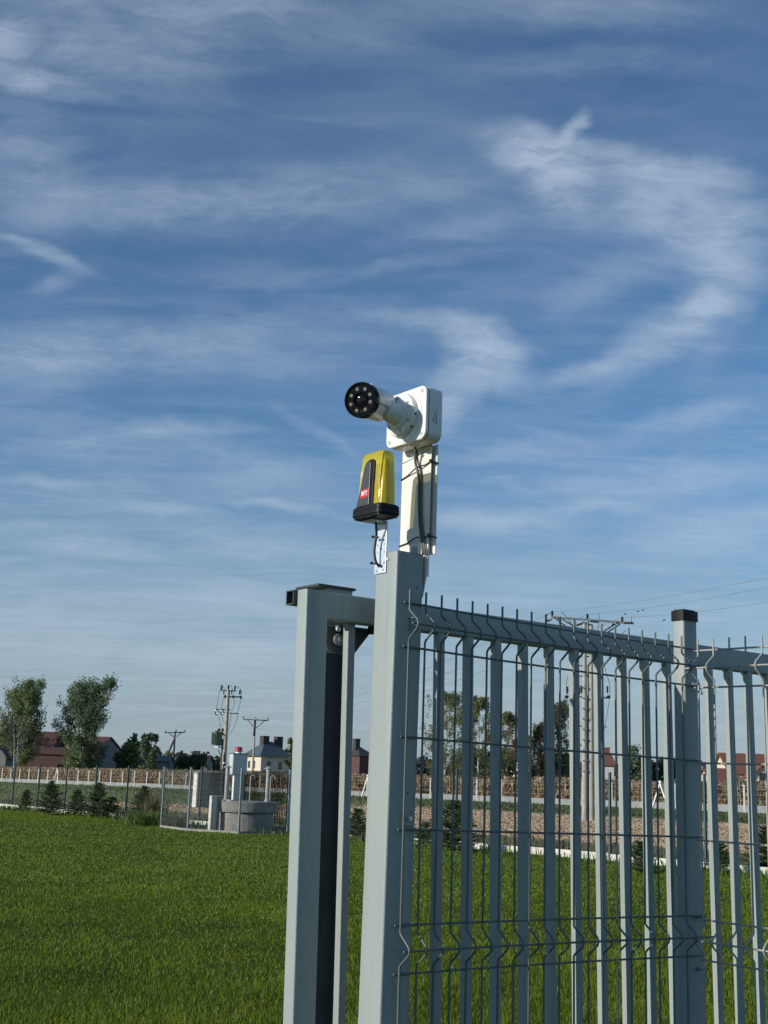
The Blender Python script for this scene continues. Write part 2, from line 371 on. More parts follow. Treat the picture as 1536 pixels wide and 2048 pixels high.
M['clod'] = leafmat('tan_soil_clods', (.36, .265, .17), (.56, .435, .285, 1), scale=.8, island=.4, trans=.1)
blades('soil_clods', 150000, 30, 85, .012, .045, .013, M['clod'], 'broken tan clods and stubble on the ploughed strip beyond the rear fence', qmin=26, qmax=47, spread=.40, lean=1.4, cat='soil', wlim=(-62, 99))
M['meadow'] = leafmat('meadow_blades', (.10, .135, .06), (.24, .27, .13, 1), scale=.25, island=.55)
blades('meadow_grass', 110000, 44, 150, .05, .16, .007, M['meadow'], 'dull green meadow grass at the left between the two fences', qmin=20.8, qmax=64, pw=1.1, wlim=(-400, -60))
M['edge'] = leafmat('edge_grass_blades', (.055, .10, .02), (.15, .22, .05, 1), scale=.9, island=.6)
blades('edge_grass', 60000, 22, 56, .06, .24, .007, M['edge'], 'longer bright grass along the foot of the rear fence', qmin=18.9, qmax=20.25)

# ------------------------------------------------------------------ near assembly
# --- gate post (main portal post) -------------------------------------------------
mp_ = thing('gate_post', W(.008, -.052, 0), 'tall grey square steel gate post carrying the surveillance camera and the yellow lamp', 'post')
MB().rpost(-.031, .048, -.092, -.012, -.02, Z(.509), .005).build('post_body', M['paint'], mp_)
b = MB(); b.fb(-.028, .045, -.089, -.015, Z(.5092), Z(.5105)); b.build('top_plate', M['dark_paint'], mp_)
for z, s_ in ((.43, .030), (-.03, .018)):
    MB().cyl(W(s_, -.0125, Z(z)), W(s_, -.0112, Z(z)), .0022, n=12).build('drill_hole', M['led_dark'], mp_)
# clips holding the panel
for z in (.345, -.085, -.55):
    c = MB(); c.fb(.010, .034, -.0118, -.0085, Z(z-.016), Z(z+.016)); c.fb(.008, .020, -.0085, .004, Z(z+.012), Z(z+.0145))
    cl = c.build('panel_clip', M['zincdark'], mp_, bevel=.0008)
    MB().cyl(W(.023, -.0085, Z(z)), W(.023, -.004, Z(z)), .006, n=6).cyl(W(.023, -.004, Z(z)), W(.023, -.0015, Z(z)), .0035, n=12).build('bolt', M['zinc'], cl)

for o_ in [c for c in col.objects if c.parent == mp_ and c.name.startswith('post_body')]:
    for v_ in o_.data.vertices:
        k_ = -.0075*(Z(.509)-v_.co.z); v_.co.x += D[0]*k_; v_.co.y += D[1]*k_
# --- sliding gate leaf ------------------------------------------------------------
leaf = thing('sliding_gate', W(1.2, -.16, 0), 'grey steel sliding gate leaf with upright square bars behind the mesh fence', 'gate')
zt, zb = Z(.415), Z(.352)
b = MB(); b.rpost(-.188, -.128, -.180, -.140, .10, zt+.0006, .004); b.build('end_upright', M['paint'], leaf)
b = MB(); b.prism(rrect(.0197, (zt-zb)/2, .005), W(0, -.160, (zt+zb)/2), N, (0, 0, 1), D, -.160, 3.4, 'auto'); b.build('top_rail', M['paint'], leaf)
b = MB(); b.prism(rrect(.020, .03, .004), W(0, -.160, .16), N, (0, 0, 1), D, -.128, 3.4, 'auto'); b.build('bottom_rail', M['paint'], leaf)
xs = [.121, .2155]
b = MB(); b.prism(rrect(.0105, .0105, .0022), W(-.0385, -.179, 0), D, N, (0, 0, 1), .189, zb+.0005, 'auto'); b.build('bar', M['paint'], leaf)
while xs[-1] < 3.3: xs.append(xs[-1]+.0945)
bar0 = None
for k, x in enumerate(xs):
    if bar0 is None:
        b = MB(); b.prism(rrect(.0105, .0105, .0022), W(x, -.152, 0), D, N, (0, 0, 1), .189, zb+.001, 'auto'); bar0 = b.build('bar', M['paint'], leaf)
    else:
        o = bar0.copy(); col.objects.link(o); o.parent = leaf; q = D*(x-xs[0]); o.location = q
# the leaf hangs slightly out of plumb, its foot carried along the fence
for o_ in {c.data.name: c for c in col.objects if c.parent == leaf}.values():
    if 'rail' in o_.name: continue
    for v_ in o_.data.vertices:
        k_ = .016*(zt-v_.co.z); v_.co.x += D[0]*k_; v_.co.y += D[1]*k_
# dark steel catch channel fixed at the leaf's left end
b = MB()
for (t0, t1, z0, z1) in ((-.212, -.209, .383, .416), (-.212, -.181, .4135, .416), (-.184, -.181, .383, .4135), (-.209, -.184, .383, .3855)):
    b.fb(-.197, -.150, t0, t1, Z(z0), Z(z1))
tag(b.build('catch_channel', M['dark_paint'], leaf), 'short dark open steel channel sticking out behind the left end')

# --- rear guide post --------------------------------------------------------------
gp = thing('guide_post', W(-.04, -.265, 0), 'dark shaded steel guide post standing behind the end of the sliding gate', 'post')
MB().rpost(-.083, -.005, -.292, -.214, -.02, Z(.4375), .004).build('post_body', M['paint'], gp)
b = MB(); b.fb(-.112, -.001, -.305, -.207, Z(.438), Z(.4445)); b.build('cap_plate', M['dark_paint'], gp, bevel=.002)
b = MB(); b.fb(-.080, -.008, -.2138, -.2085, .15, Z(.284)); tag(b.build('shade_strip', M['shade_dark'], gp), 'very dark flat strip added as the deep shade on this face')  # added strip, its dark colour stands for the shade behind the gate leaf
b = MB(); b.prism([(-.081, .345), (-.010, .345), (-.010, .288), (-.062, .288), (-.081, .306)], W(0, 0, EYE), D, (0, 0, 1), N, -.2136, -.2085); pl = b.build('roller_plate', M['dark_grey'], gp, bevel=.001)
w_ = MB(); c0 = W(-.050, -.2083, Z(.316)); w_.lathe(c0, N, [(0, .0), (0, .0125), (.003, .0142), (.008, .0142), (.010, .0115), (.010, .006), (.014, .006), (.014, 0)], n=28); w_.build('guide_roller', M['zincdark'], pl)
b = MB(); b.cyl(W(-.058, -.198, Z(.3405)), W(-.058, -.1915, Z(.3405)), .0062, n=6); b.build('bolt_head', M['zinc'], gp)
b = MB(); b.fb(-.060, .070, -.2082, -.1905, Z(.346), Z(.349)); b.build('roller_bracket', M['dark_paint'], gp)
b = MB(); b.prism([(-.018, .345), (.045, .345), (-.018, .270)], W(0, 0, EYE), D, (0, 0, 1), N, -.205, -.201); b.build('gusset', M['dark_paint'], gp)
for s_ in (.022, .042):
    b = MB(); b.cyl(W(s_, -.172, Z(.334)), W(s_, -.172, Z(.3515)), .0085, n=14); b.build('top_roller', M['black_plastic'], gp)

# --- mesh fence: corner post with two panels --------------------------------------
fence = thing('mesh_fence', W(1.015, -.04, 0), 'grey welded mesh fence turning a corner at a capped post in the foreground', 'fence')
MB().rpost(.985, 1.043, -.060, -.020, -.02, Z(.470), .006).build('corner_post', M['paint'], fence)
b = MB(); b.prism(rrect(.0325, .0235, .006), W(1.014, -.040, 0), D, N, (0, 0, 1), Z(.455), Z(.483), 'auto')
b.prism(rrect(.027, .018, .005), W(1.014, -.040, 0), D, N, (0, 0, 1), Z(.483), Z(.4865), 'auto')
tag(b.build('post_cap', M['black_plastic'], fence), 'black plastic cap')

def chaikin(p, k=2):
    for _ in range(k):
        q = [p[0]]
        for a, b_ in zip(p[:-1], p[1:]):
            a = np.array(a); b_ = np.array(b_); q += [tuple(a*.75+b_*.25), tuple(a*.25+b_*.75)]
        q.append(p[-1]); p = q
    return p
def wprofile(zbot, bul, period=.7, rnd=True):
    p = [(.030, 0)]; z = 0.
    while z > zbot+.15:
        seg = [(z-.004, 0), (z-.014, 0), (z-.046, bul), (z-.054, bul), (z-.086, 0), (z-.096, 0)]
        if rnd:
            seg = [(z-.008, 0), (z-.016, 0), (z-.020, bul*.12), (z-.040, bul*.9), (z-.046, bul), (z-.053, bul), (z-.060, bul*.9), (z-.080, bul*.12), (z-.085, 0), (z-.093, 0)]
        p += seg; z -= period
    p.append((zbot, 0)); return p
def hwires(zbot, period=.7):
    o = []; z = 0.
    while z > zbot:
        o += [(z, 0), (z-.05, 1), (z-.1, 0)]+[(z-.3, 0), (z-.5, 0)]; z -= period
    return [q for q in o if q[0] > zbot]
ztop = .3919
bow = lambda s: -.0177*(s*(.95-s)/.2256) if 0 < s < .95 else 0.
R_ = .0026; ZB = -(Z(ztop)-.09)
def wallp(s, off, z): return W(s, bow(s)+off, Z(ztop+z)-.0174*s)
b = MB()
for k in range(20):
    s = .05*k
    b.tube([wallp(s, off, z) for z, off in wprofile(ZB, .032)], R_, n=8)
for z, o_ in hwires(ZB):
    off = (.032 if o_ else 0)-2*R_+.0006
    b.tube([wallp(s, off, z) for s in ([-.012]+[.05*k for k in range(20)]+[1.0, 1.03])], R_, n=8)
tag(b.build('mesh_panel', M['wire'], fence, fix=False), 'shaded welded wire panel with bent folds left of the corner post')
bb = A+pi/2-.0425; D2 = np.array([sin(bb), cos(bb), 0]); N2 = np.array([-cos(bb)*-1, -sin(bb), 0]); N2 = -D.copy()
Q0 = np.array([.8655, 3.3561, 0])
def p2(s, off, z): return Q0+D2*s+N2*off+np.array([0, 0, Z(.3678+z)-.0058*s])
b = MB()
for k in range(50):
    b.tube([p2(.05*k, off, z) for z, off in wprofile(ZB, .032)], R_, n=8)
for z, o_ in hwires(ZB):
    off = (.032 if o_ else 0)-2*R_+.0006
    b.tube([p2(s, off, z) for s in (-.02, 0, 2.48)], R_, n=8)
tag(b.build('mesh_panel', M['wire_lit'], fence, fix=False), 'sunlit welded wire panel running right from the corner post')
for z in (.28, -.33, -.46):
    b = MB(); b.tube([W(1.014, -.0185, Z(z)), W(1.006, .012, Z(z)), W(.995, .030, Z(z-.03))], .0022, n=6); b.cyl(W(1.014, -.020, Z(z)), W(1.014, -.012, Z(z)), .006, n=6)
    b.build('wire_clip', M['zincdark'], fence)

# --- white arm carrying the camera -----------------------------------------------
arm = thing('camera_bracket', W(.06, -.05, Z(.42)), 'white sheet metal bracket rising behind the gate post to hold the camera box', 'bracket')
def poly_plate(pts, s0, s1): b_ = MB(); b_.prism(pts, W(0, 0, EYE), N, (0, 0, 1), D, s0, s1); return b_
pts = [(-.112, .800), (-.001, .800), (-.006, .512), (-.010, .46), (-.022, .412), (-.060, .395), (-.117, .46), (-.112, .54)]
poly_plate(pts, .0535, .0560).build('front_plate', M['white_metal'], arm, bevel=.0007)
b = MB(); b.fb(.056, .0605, -.106, -.103, Z(.47), Z(.80)); b.build('side_flange', M['white_metal'], arm)
b = MB(); b.fb(.056, .0610, -.0125, -.0095, Z(.46), Z(.80)); b.build('side_flange', M['white_metal'], arm)
b = MB(); b.fb(.056, .0655, -.07, -.04, Z(.50), Z(.78)); b.build('spacer', M['white_metal'], arm)
b = MB(); b.fb(.0655, .0680, -.098, .006, Z(.512), Z(.775)); b.build('back_strip', M['white_metal'], arm, bevel=.0006)
b = MB(); b.fb(.0522, .0530, -.066, -.046, Z(.513), Z(.535)); b.build('slot', M['zincdark'], arm)
for tt, z0, z1 in ((.757, .0, .0),):
    b = MB(); b.tube([W(.0524, -.110, Z(.747)), W(.0524, -.060, Z(.754)), W(.0524, -.004, Z(.765))], .0006, n=4); b.build('scored_line', M['print'], arm)

# --- junction box + camera --------------------------------------------------------
box = thing('junction_box', W(.03, -.04, Z(.85)), 'white square junction box with rounded corners on top of the white bracket', 'junction box')
bc = W(0, -.0385, Z(.838))
b = MB(); b.prism(rrect(.0745, .0655, .020, 8), bc, N, (0, 0, 1), D, .0135, .0530, 'auto'); b.build('base', M['white_plastic'], box, bevel=.003, seg=3)
b = MB(); b.prism(rrect(.0728, .0640, .019, 8), bc, N, (0, 0, 1), D, .0118, .0140, 'auto'); b.build('seal', M['print'], box)
b = MB(); b.prism(rrect(.0745, .0655, .020, 8), bc, N, (0, 0, 1), D, .0020, .0120, 'auto'); b.build('lid', M['white_plastic'], box, bevel=.003, seg=3)
b = MB(); b.lathe(bc+D*.0022, -D, [(0, .062), (.0018, .0605), (.0018, 0)], n=48); b.build('raised_ring', M['white_plastic'], box)
for a_, z_ in ((.060, .052), (-.060, .052), (.060, -.052), (-.060, -.052)):
    sc = MB(); c0 = bc+N*a_+np.array([0, 0, z_]); sc.lathe(c0+D*.0023, -D, [(0, .0048), (.0010, .0045), (.0012, .003), (.0002, .0028), (.0002, 0)], n=18); sc.build('screw', M['zincdark'], box)
b = MB(); c0 = bc+D*.034-np.array([0, 0, .0655]); b.lathe(c0, (0, 0, -1), [(0, .012), (.0022, .0115), (.0022, .0)], n=24); b.build('cable_plug', M['white_plastic'], box)
# small printed marks on the side of the box
b = MB()
for (ds, dz, w1, h1) in ((.040, .012, .0008, .006), (.0405, .000, .0008, .008), (.033, .002, .0006, .005), (.036, -.007, .0035, .0018), (.040, -.012, .0012, .007), (.0405, -.022, .0014, .008), (.030, -.016, .0006, .009), (.034, -.016, .0006, .009), (.032, -.021, .0022, .0006), (.032, -.011, .0022, .0006), (.037, -.003, .003, .0006)):
    c0 = bc+D*(ds-.006)+N*.0747+np.array([0, 0, dz]); b.box(c0, D*w1, N*.0002, np.array([0, 0, h1/2]))
b.build('printed_marks', M['print'], box)

Fc = at(722.6, 800, 2.735); Rc = at(758, 812, 2.815)
ax = Fc-Rc; ax /= np.linalg.norm(ax); LEN = np.linalg.norm(Fc-Rc)+.012
cam_t = thing('security_camera', Fc-ax*.06, 'white and silver bullet surveillance camera with a black round face and ring of infrared lights', 'camera')
fbase = bc+D*.0004
b = MB(); b.lathe(fbase+N*-.006+np.array([0, 0, .004]), -D, [(0, .053), (.010, .053), (.0135, .0505), (.015, .046), (.015, .0)], n=56); b.build('mount_disc', M['white_plastic'], cam_t)
dc = fbase+N*-.006+np.array([0, 0, .004])
for k, an in enumerate((35, 100, 155, 215, 280, 330)):
    c0 = dc-D*.0150+N*(.041*cos(radians(an)))+np.array([0, 0, .041*sin(radians(an))])
    b = MB(); b.lathe(c0, -D, [(0, .0035), (.0008, .0033), (.0008, .0018), (0.0002, .0016), (0.0002, 0)], n=14); b.build('screw', M['zincdark'], cam_t)
for an in (-8, -42):
    c0 = dc-D*.007+N*(.0532*cos(radians(an)))+np.array([0, 0, .0532*sin(radians(an))]); nn = N*cos(radians(an))+np.array([0, 0, sin(radians(an))])
    b = MB(); b.cyl(c0, c0+nn*.0006, .0032, n=12); b.build('drill_hole', M['led_dark'], cam_t)
# neck: cone from disc to camera tail
n0 = dc-D*.0148-N*.002; n3 = Rc-ax*.006
mid = n0-D*.022
b = MB(); b.tube([n0, n0-D*.006, mid, mid*.45+n3*.55, n3], [.031, .027, .0235, .0225, .024], n=28); b.build('neck', M['white_plastic'], cam_t)
b = MB(); b.lathe(n0, -D, [(0, .036), (.004, .0345), (.007, .029), (.007, .02)], n=40); b.build('neck_collar', M['white_plastic'], cam_t)
# body
RB = .0385
x_, y_ = MB().frame(ax)
b = MB(); b.lathe(Rc-ax*.012, ax, [(0, 0), (0, RB*.72), (.003, RB*.86), (.010, RB*.955), (.014, RB*.97), (LEN*.60, RB*.97), (LEN*.60, RB*.985), (LEN, RB*.985)], n=56); b.build('body', M['silver'], cam_t)
b = MB(); b.lathe(Rc-ax*.012, ax, [(LEN*.58, RB*.99), (LEN*.60, RB*1.0), (LEN*.99, RB*1.0), (LEN*1.0, RB*.99)], n=56); b.build('front_sleeve', M['silver'], cam_t)
face0 = Rc+ax*(LEN-.012)
b = MB(); b.lathe(face0-ax*.010, ax, [(-.002, RB*1.0), (-.002, RB*1.085), (.013, RB*1.09), (.0165, RB*1.06), (.0165, RB*.965)], n=56); b.build('bezel', M['gloss_black'], cam_t)
b = MB(); b.lathe(face0+ax*.003, ax, [(0, RB*.99), (0, .016), (-.003, .0150), (-.003, .0142)], n=56); b.build('face_plate', M['gloss_black'], cam_t)
b = MB(); b.lathe(face0+ax*.0032, ax, [(0, .0185), (.0022, .0180), (.0022, .0165), (0, .0155)], n=48); b.build('lens_ring', M['gloss_black'], cam_t)
b = MB(); b.lathe(face0+ax*.0005, ax, [(0, .0150), (.0015, .013), (.0025, .009), (.003, .005), (.0032, 0)], n=40); b.build('lens', M['lens_black'], cam_t)
# axes of the face as seen in the photo
uz = np.array([0, 0, 1.])-ax*ax[2]; uz /= np.linalg.norm(uz); ur = np.cross(uz, ax); ur = -ur if np.dot(ur, r2) < 0 else ur
for px_, py_ in ((335, 240), (433, 242), (508, 310), (515, 415), (437, 507), (318, 500), (245, 412), (260, 308)):
    dx = (px_-372)/196*RB*1.0; dy = (368-py_)/205*RB*.98
    rr_ = sqrt(dx*dx+dy*dy); f_ = .0265/rr_; c0 = face0+ax*.0032+ur*dx*f_+uz*dy*f_
    l = MB(); l.lathe(c0, ax, [(0, .0044), (.0012, .0042), (.0012, .0033)], n=20); l = l.build('infrared_light', M['led'], cam_t)
    MB().lathe(c0, ax, [(.0005, .0033), (.0005, .0018)], n=20).build('reflector', M['led_dark'], l)
    MB().lathe(c0, ax, [(.0006, .0018), (.0016, .0012), (.0018, 0)], n=14).build('emitter', M['led'], l)
for dx in (-.003, .0035):
    b = MB(); c0 = face0+ax*.0034-uz*.0275+ur*(dx+.003); b.lathe(c0, ax, [(0, .0011), (.0008, .0008), (.0008, 0)], n=10); b.build('sensor', M['led'], cam_t)
# sun shield: partial shell over the top
b = MB(); vs = []; fs = []; nA = 36; hs = [(-.002, -.0015), (.01, .0), (LEN*.55, .0), (LEN*.8, .0), (LEN*.93, .0)]
for (h_, dr) in hs:
    amp = 1.0 if h_ < LEN*.5 else .86
    for k in range(nA+1):
        th = radians(-22)+(pi+radians(44))*k/nA
        if h_ > LEN*.5: th = radians(-22+8)+(pi+radians(44-16))*k/nA
        vs.append(Rc-ax*.012+ax*h_+(ur*cos(th)+uz*sin(th))*(RB*1.015+dr))
for i in range(len(hs)-1):
    for k in range(nA): fs.append((i*(nA+1)+k, i*(nA+1)+k+1, (i+1)*(nA+1)+k+1, (i+1)*(nA+1)+k))
b.add(vs, fs, True); sh = b.build('sun_shield', M['silver'], cam_t, fix=False)
md = sh.modifiers.new('thick', 'SOLIDIFY'); md.thickness = .0016; md.offset = 1
b = MB(); c0 = Rc+ax*.035+uz*(RB*1.03+.003); b.lathe(c0, uz, [(0, .006), (.004, .006), (.005, .004), (.005, 0)], n=16); b.build('shield_screw', M['zinc'], cam_t)
b = MB()
for q in (0, .0045): 
    c0 = Rc+ax*(.018+q)+ur*(RB*1.03+.0058)*cos(.05)+uz*.003; b.tube([c0+uz*.003, c0-uz*.003, c0-uz*.0005+ax*.0015, c0+uz*.003+ax*.0015], .0004, n=4)
b.build('printed_marks', M['zincdark'], cam_t)

# camera cable and ties (rest on the bracket)
c_top = bc+D*.034+np.array([0, 0, -.067])
def pX(u, v, s_): r_ = ray(u, v); k_ = ((P0@D)+s_)/(r_@D); q_ = r_*k_; q_[2] += EYE; return tuple(q_)
cab = MB()
cab.tube(chaikin([tuple(c_top+np.array([0, 0, .004])), tuple(c_top-np.array([0, 0, .008])), pX(830, 925, .042), pX(836, 945, .046), pX(838.5, 960, .048), pX(837.5, 1000, .049), pX(838.5, 1040, .049), pX(842, 1070, .049), pX(845, 1098, .047), pX(846, 1108, .042)], 2), .0033, n=10)
tag(cab.build('camera_cable', M['cable']), 'thin dark grey cable running down the white bracket from the junction box', 'cable')
cab = MB(); cab.tube(chaikin([tuple(c_top+D*.005-np.array([0, 0, .006])), pX(835, 922, .047), pX(841, 942, .049), pX(842.5, 960, .0495), pX(841.5, 1000, .0495), pX(842.5, 1040, .0495), pX(846, 1070, .0495), pX(849, 1098, .047), pX(850, 1110, .042)], 2), .0024, n=8)
tag(cab.build('camera_cable', M['cable']), 'second thinner cable strapped beside the camera cable on the white bracket', 'cable')
tie1 = tie2 = None
for (za, zb_, nm) in ((.706, .731, 'upper'), (.543, .553, 'lower')):
    b = MB(); r_ = .0017
    mz = (za+zb_)/2; b.tube([W(.0525, -.1135, Z(za)), W(.0515, -.1105, Z(za)), W(.0510, -.085, Z(za*.75+zb_*.25)), W(.0435, -.052, Z(mz+.002)), W(.0435, -.036, Z(mz+.006)), W(.0505, -.020, Z(za*.18+zb_*.82)), W(.0508, -.006, Z(zb_)), W(.066, .0085, Z(zb_-.002)), W(.071, .004, Z(zb_-.002)), W(.071, -.104, Z(za)), W(.057, -.1135, Z(za)), W(.0525, -.1135, Z(za))], r_, n=6)
    b.box(W(.052, -.001, Z(zb_+.002)), D*.004, N*.003, np.array([0, 0, .004]))
    tag(b.build('cable_tie', M['rubber']), 'black cable tie wrapped round the %s white bracket and its cables' % ('upper part of the' if nm == 'upper' else 'foot of the'), 'cable tie', 'cable ties on the white bracket')
b = MB(); b.lathe(c_top-np.array([0, 0, .012])-N*.000, (0, 0, -1), [(0, .0055), (.002, .0055), (.002, .004)], n=12); b.box(c_top-np.array([0, 0, .013])-N*.006, D*.002, N*.002, np.array([0, 0, .0016]))
tag(b.build('cable_tie', M['rubber']), 'small black cable tie on the cable directly under the junction box', 'cable tie')

# --- lamp bracket -----------------------------------------------------------------
br = thing('lamp_bracket', W(-.036, -.07, Z(.52)), 'perforated zinc angle plate screwed to the gate post under the yellow lamp', 'bracket')
b = MB(); b.fb(-.0350, -.0322, -.0925, -.0500, Z(.462), Z(.580)); b.build('upright_leg', M['zinc'], br, bevel=.0006)
b = MB(); b.fb(-.0760, -.0322, -.0925, -.0500, Z(.5802), Z(.583)); b.build('flat_leg', M['zinc'], br, bevel=.0006)
for (zx, zy, r_) in ((525, 1220, .0016), (627, 1205, .0016), (615, 1307, .0016), (607, 1420, .0016), (515, 1437, .0016), (605, 1528, .0016), (510, 1543, .0016), (590, 1772, .0020), (560, 1487, .0034)):
    u, v = 680+zx*.14647, 880+zy*.14647; r = ray(u, v); k = ((P0@D)-.0352)/(r@D); q = r*k; q[2] += EYE
    MB().cyl(q, q-D*.0004, r_, n=14).build('hole', M['print'], br)
for (zx, zy) in ((597, 1668), (497, 1786)):
    u, v = 680+zx*.14647, 880+zy*.14647; r = ray(u, v); k = ((P0@D)-.0352)/(r@D); q = r*k; q[2] += EYE
    MB().lathe(q, -D, [(0, .0042), (.002, .0036), (.003, .002), (.0022, .0018), (.0022, 0)], n=16).build('screw', M['zinc'], br)
b = MB()
for (dz, dt, h_, w_) in ((.034, 0, .0006, .004), (.030, .001, .0022, .0014), (.022, 0, .0022, .002), (.018, .001, .0010, .0022), (.013, 0, .0008, .004), (.009, .001, .0022, .0012)):
    b.box(W(-.0353, -.071+dt-.003, Z(.515+dz)), D*.0001, N*w_/2, np.array([0, 0, h_/2]))
b.build('stamped_marks', M['zincdark'], br)
MB().cyl(W(-.034, -.0460, Z(.493)), W(-.0315, -.0460, Z(.493)), .0035, n=12).build('screw', M['zinc'], br)

# --- warning lamp -----------------------------------------------------------------
lamp = thing('warning_lamp', W(-.065, -.055, Z(.585)), 'yellow gate warning lamp with a dark front panel on a black base', 'warning lamp')
tC, sC = -.0525, -.066
lo = W(sC, tC, 0)
hx, hy = .0555, .0320      # half width along N, half depth along D
b = MB(); b.prism(rrect(hx-.003, hy-.003, .012, 6), lo, N, D, (0, 0, 1), Z(.5832), Z(.588), 'auto')
b.prism(rrect(hx, hy, .013, 6), lo, N, D, (0, 0, 1), Z(.588), Z(.5985), 'auto')
b.prism(rrect(hx-.0008, hy-.0008, .013, 6), lo, N, D, (0, 0, 1), Z(.5985), Z(.5995), 'auto')
b.prism(rrect(hx-.0005, hy-.0005, .013, 6), lo, N, D, (0, 0, 1), Z(.5995), Z(.608), 'auto')
b.prism(rrect(hx-.004, hy-.004, .012, 6), lo, N, D, (0, 0, 1), Z(.608), Z(.611), 'auto')
b.build('base', M['black_plastic'], lamp, bevel=.0012)
# lens: lofted rounded rectangle, tapering up
def loft(secs, n_=6):
    b_ = MB(); rings = [[lo+N*(a+cx)+D*(c+cy)+np.array([0, 0, Z(z)]) for a, c in rrect(hw, hd, rr, n_)] for (z, hw, hd, rr, cx, cy) in secs]
    n = len(rings[0]); vs = [q for r_ in rings for q in r_]
    b_.add(vs, [(i*n+k, i*n+(k+1) % n, (i+1)*n+(k+1) % n, (i+1)*n+k) for i in range(len(rings)-1) for k in range(n)], True)
    b_.add(rings[-1], [tuple(range(n))]); b_.add(rings[0], [tuple(range(n))[::-1]]); return b_
lens = loft([(.6095, .0465, .0235, .010, 0, 0), (.66, .0448, .0225, .010, 0, .0005), (.70, .0430, .0212, .011, .0005, .001), (.728, .0412, .0200, .012, .001, .001), (.736, .0392, .0180, .012, .001, .001), (.7395, .0355, .0145, .011, .001, .001), (.7410, .0300, .0100, .009, .001, .001)])
lens.build('lens', M['yellow'], lamp)
loft([(.6110, .036, .010, .006, .002, .006), (.72, .030, .008, .006, .002, .006)]).build('inner_reflector', M['yellow_in'], lamp)
# dark front tongue rising over the lens front (normal -D), with frame and label
def face_pt(a, z, out):   # a across (N), z height, follows the taper of the lens front
    f_ = (z-.6095)/.1315; dep = -.0235+.0040*f_
    return lo+N*a+D*(dep-out)+np.array([0, 0, Z(z)])
def slab(poly, o0, o1, name, mt, bev=0):
    n = len(poly); vs = [face_pt(a, z, o0) for a, z in poly]+[face_pt(a, z, o1) for a, z in poly]
    b_ = MB(); b_.add(vs, [(k, (k+1) % n, n+(k+1) % n, n+k) for k in range(n)]); b_.add(vs[:n], [tuple(range(n))[::-1]]); b_.add(vs[n:], [tuple(range(n))])
    return b_.build(name, mt, lamp, bevel=bev)
tong = [(-.0400, .609), (.0210, .609), (.0205, .617), (.0200, .668), (.0215, .674), (.0205, .708), (.018, .7165), (.011, .7195), (-.002, .7185), (-.012, .7135), (-.0175, .7045), (-.0300, .640)]
slab(tong, -.002, .0042, 'front_panel', M['black_plastic'], .0012)
pan = [(-.0380, .6105), (.0100, .6105), (.0095, .640), (.0085, .712), (.0035, .7150), (-.004, .7130), (-.0125, .7075), (-.0155, .7010), (-.0285, .640)]
slab(pan, .0042, .0064, 'grey_insert', M['grey_plastic'], .0010)
lab = [(-.0235, .6290), (.0088, .6310), (.0084, .6500), (-.0205, .6480)]
slab(lab, .0065, .0071, 'label', M['red'], .0002)
def text(body, size, o, ex, ey, name, mt, parent, ext=.0003):
    cu = bpy.data.curves.new(name, 'FONT'); cu.body = body; cu.size = size; cu.extrude = ext; cu.align_x = 'CENTER'; cu.align_y = 'CENTER'; cu.offset = size*.02
    t = bpy.data.objects.new(name, cu); col.objects.link(t)
    dg = bpy.context.evaluated_depsgraph_get(); me = bpy.data.meshes.new_from_object(t.evaluated_get(dg)); bpy.data.objects.remove(t)
    ob = bpy.data.objects.new(name, me); me.materials.clear(); me.materials.append(mt); col.objects.link(ob)
    ex = Vector(ex).normalized(); ey = Vector(ey).normalized(); ez = ex.cross(ey)
    R3 = Matrix((ex, ey, ez)).transposed().to_4x4(); R3.translation = Vector(o)-Vector(org(parent)); ob.matrix_local = R3; ob.parent = parent; ob.matrix_local = R3
    return ob
text('BFT', .0140, face_pt(-.0070, .6395, .0074), N, (0, 0, 1), 'lettering', M['white'], lamp)
b = MB(); b.tube([W(sC-.012, tC+k*.013-.02, Z(.583)) for k in range(1)]+[W(sC-.012, tC-.012, Z(.5832))], .002, n=6)
b = MB()
for k in range(3): b.box(W(sC-hy*.82, tC-.02+k*.015, Z(.5833)), D*.001, N*.0045, np.array([0, 0, .0006]))
b.build('vent_slots', M['zincdark'], lamp)
# lamp cable and ties
cb_ = MB(); pL = lambda zx, zy, s: (lambda r, k: (r*k+np.array([0, 0, EYE])))(ray(680+zx*.14647, 880+zy*.14647), ((P0@D)+s)/(ray(680+zx*.14647, 880+zy*.14647)@D))
cb_.tube(chaikin([tuple(pL(490, 1120, -.062)), tuple(pL(492, 1170, -.060)), tuple(pL(502, 1300, -.050)), tuple(pL(480, 1420, -.050)), tuple(pL(468, 1520, -.050)), tuple(pL(478, 1620, -.048)), tuple(pL(500, 1690, -.044)), tuple(pL(545, 1722, -.040)), tuple(pL(552, 1720, -.034))], 2), .0030, n=10)
tag(cb_.build('lamp_cable', M['rubber']), 'short black cable curving from the lamp base down to the zinc plate', 'cable')
for (a0, b0, nm) in (((440, 1322), (530, 1328), 'upper'), ((420, 1680), (505, 1690), 'lower')):
    b = MB(); q0 = pL(*a0, -.052); q1 = pL(*b0, -.050)
    b.lathe(q0, q1-q0, [(0, 0), (0, .0030), (.0055, .0034), (.0055, .0018), (np.linalg.norm(q1-q0)*.55, .0018)], n=10)
    mid_ = q0*.25+q1*.75; b.lathe(mid_+np.array([0, 0, .0015]), (0, 0, -1), [(0, .0042), (.0035, .0042)], n=12)
    tag(b.build('cable_tie', M['rubber']), '%s black cable tie with a cut end on the lamp cable' % nm, 'cable tie', 'cable ties on the lamp cable')

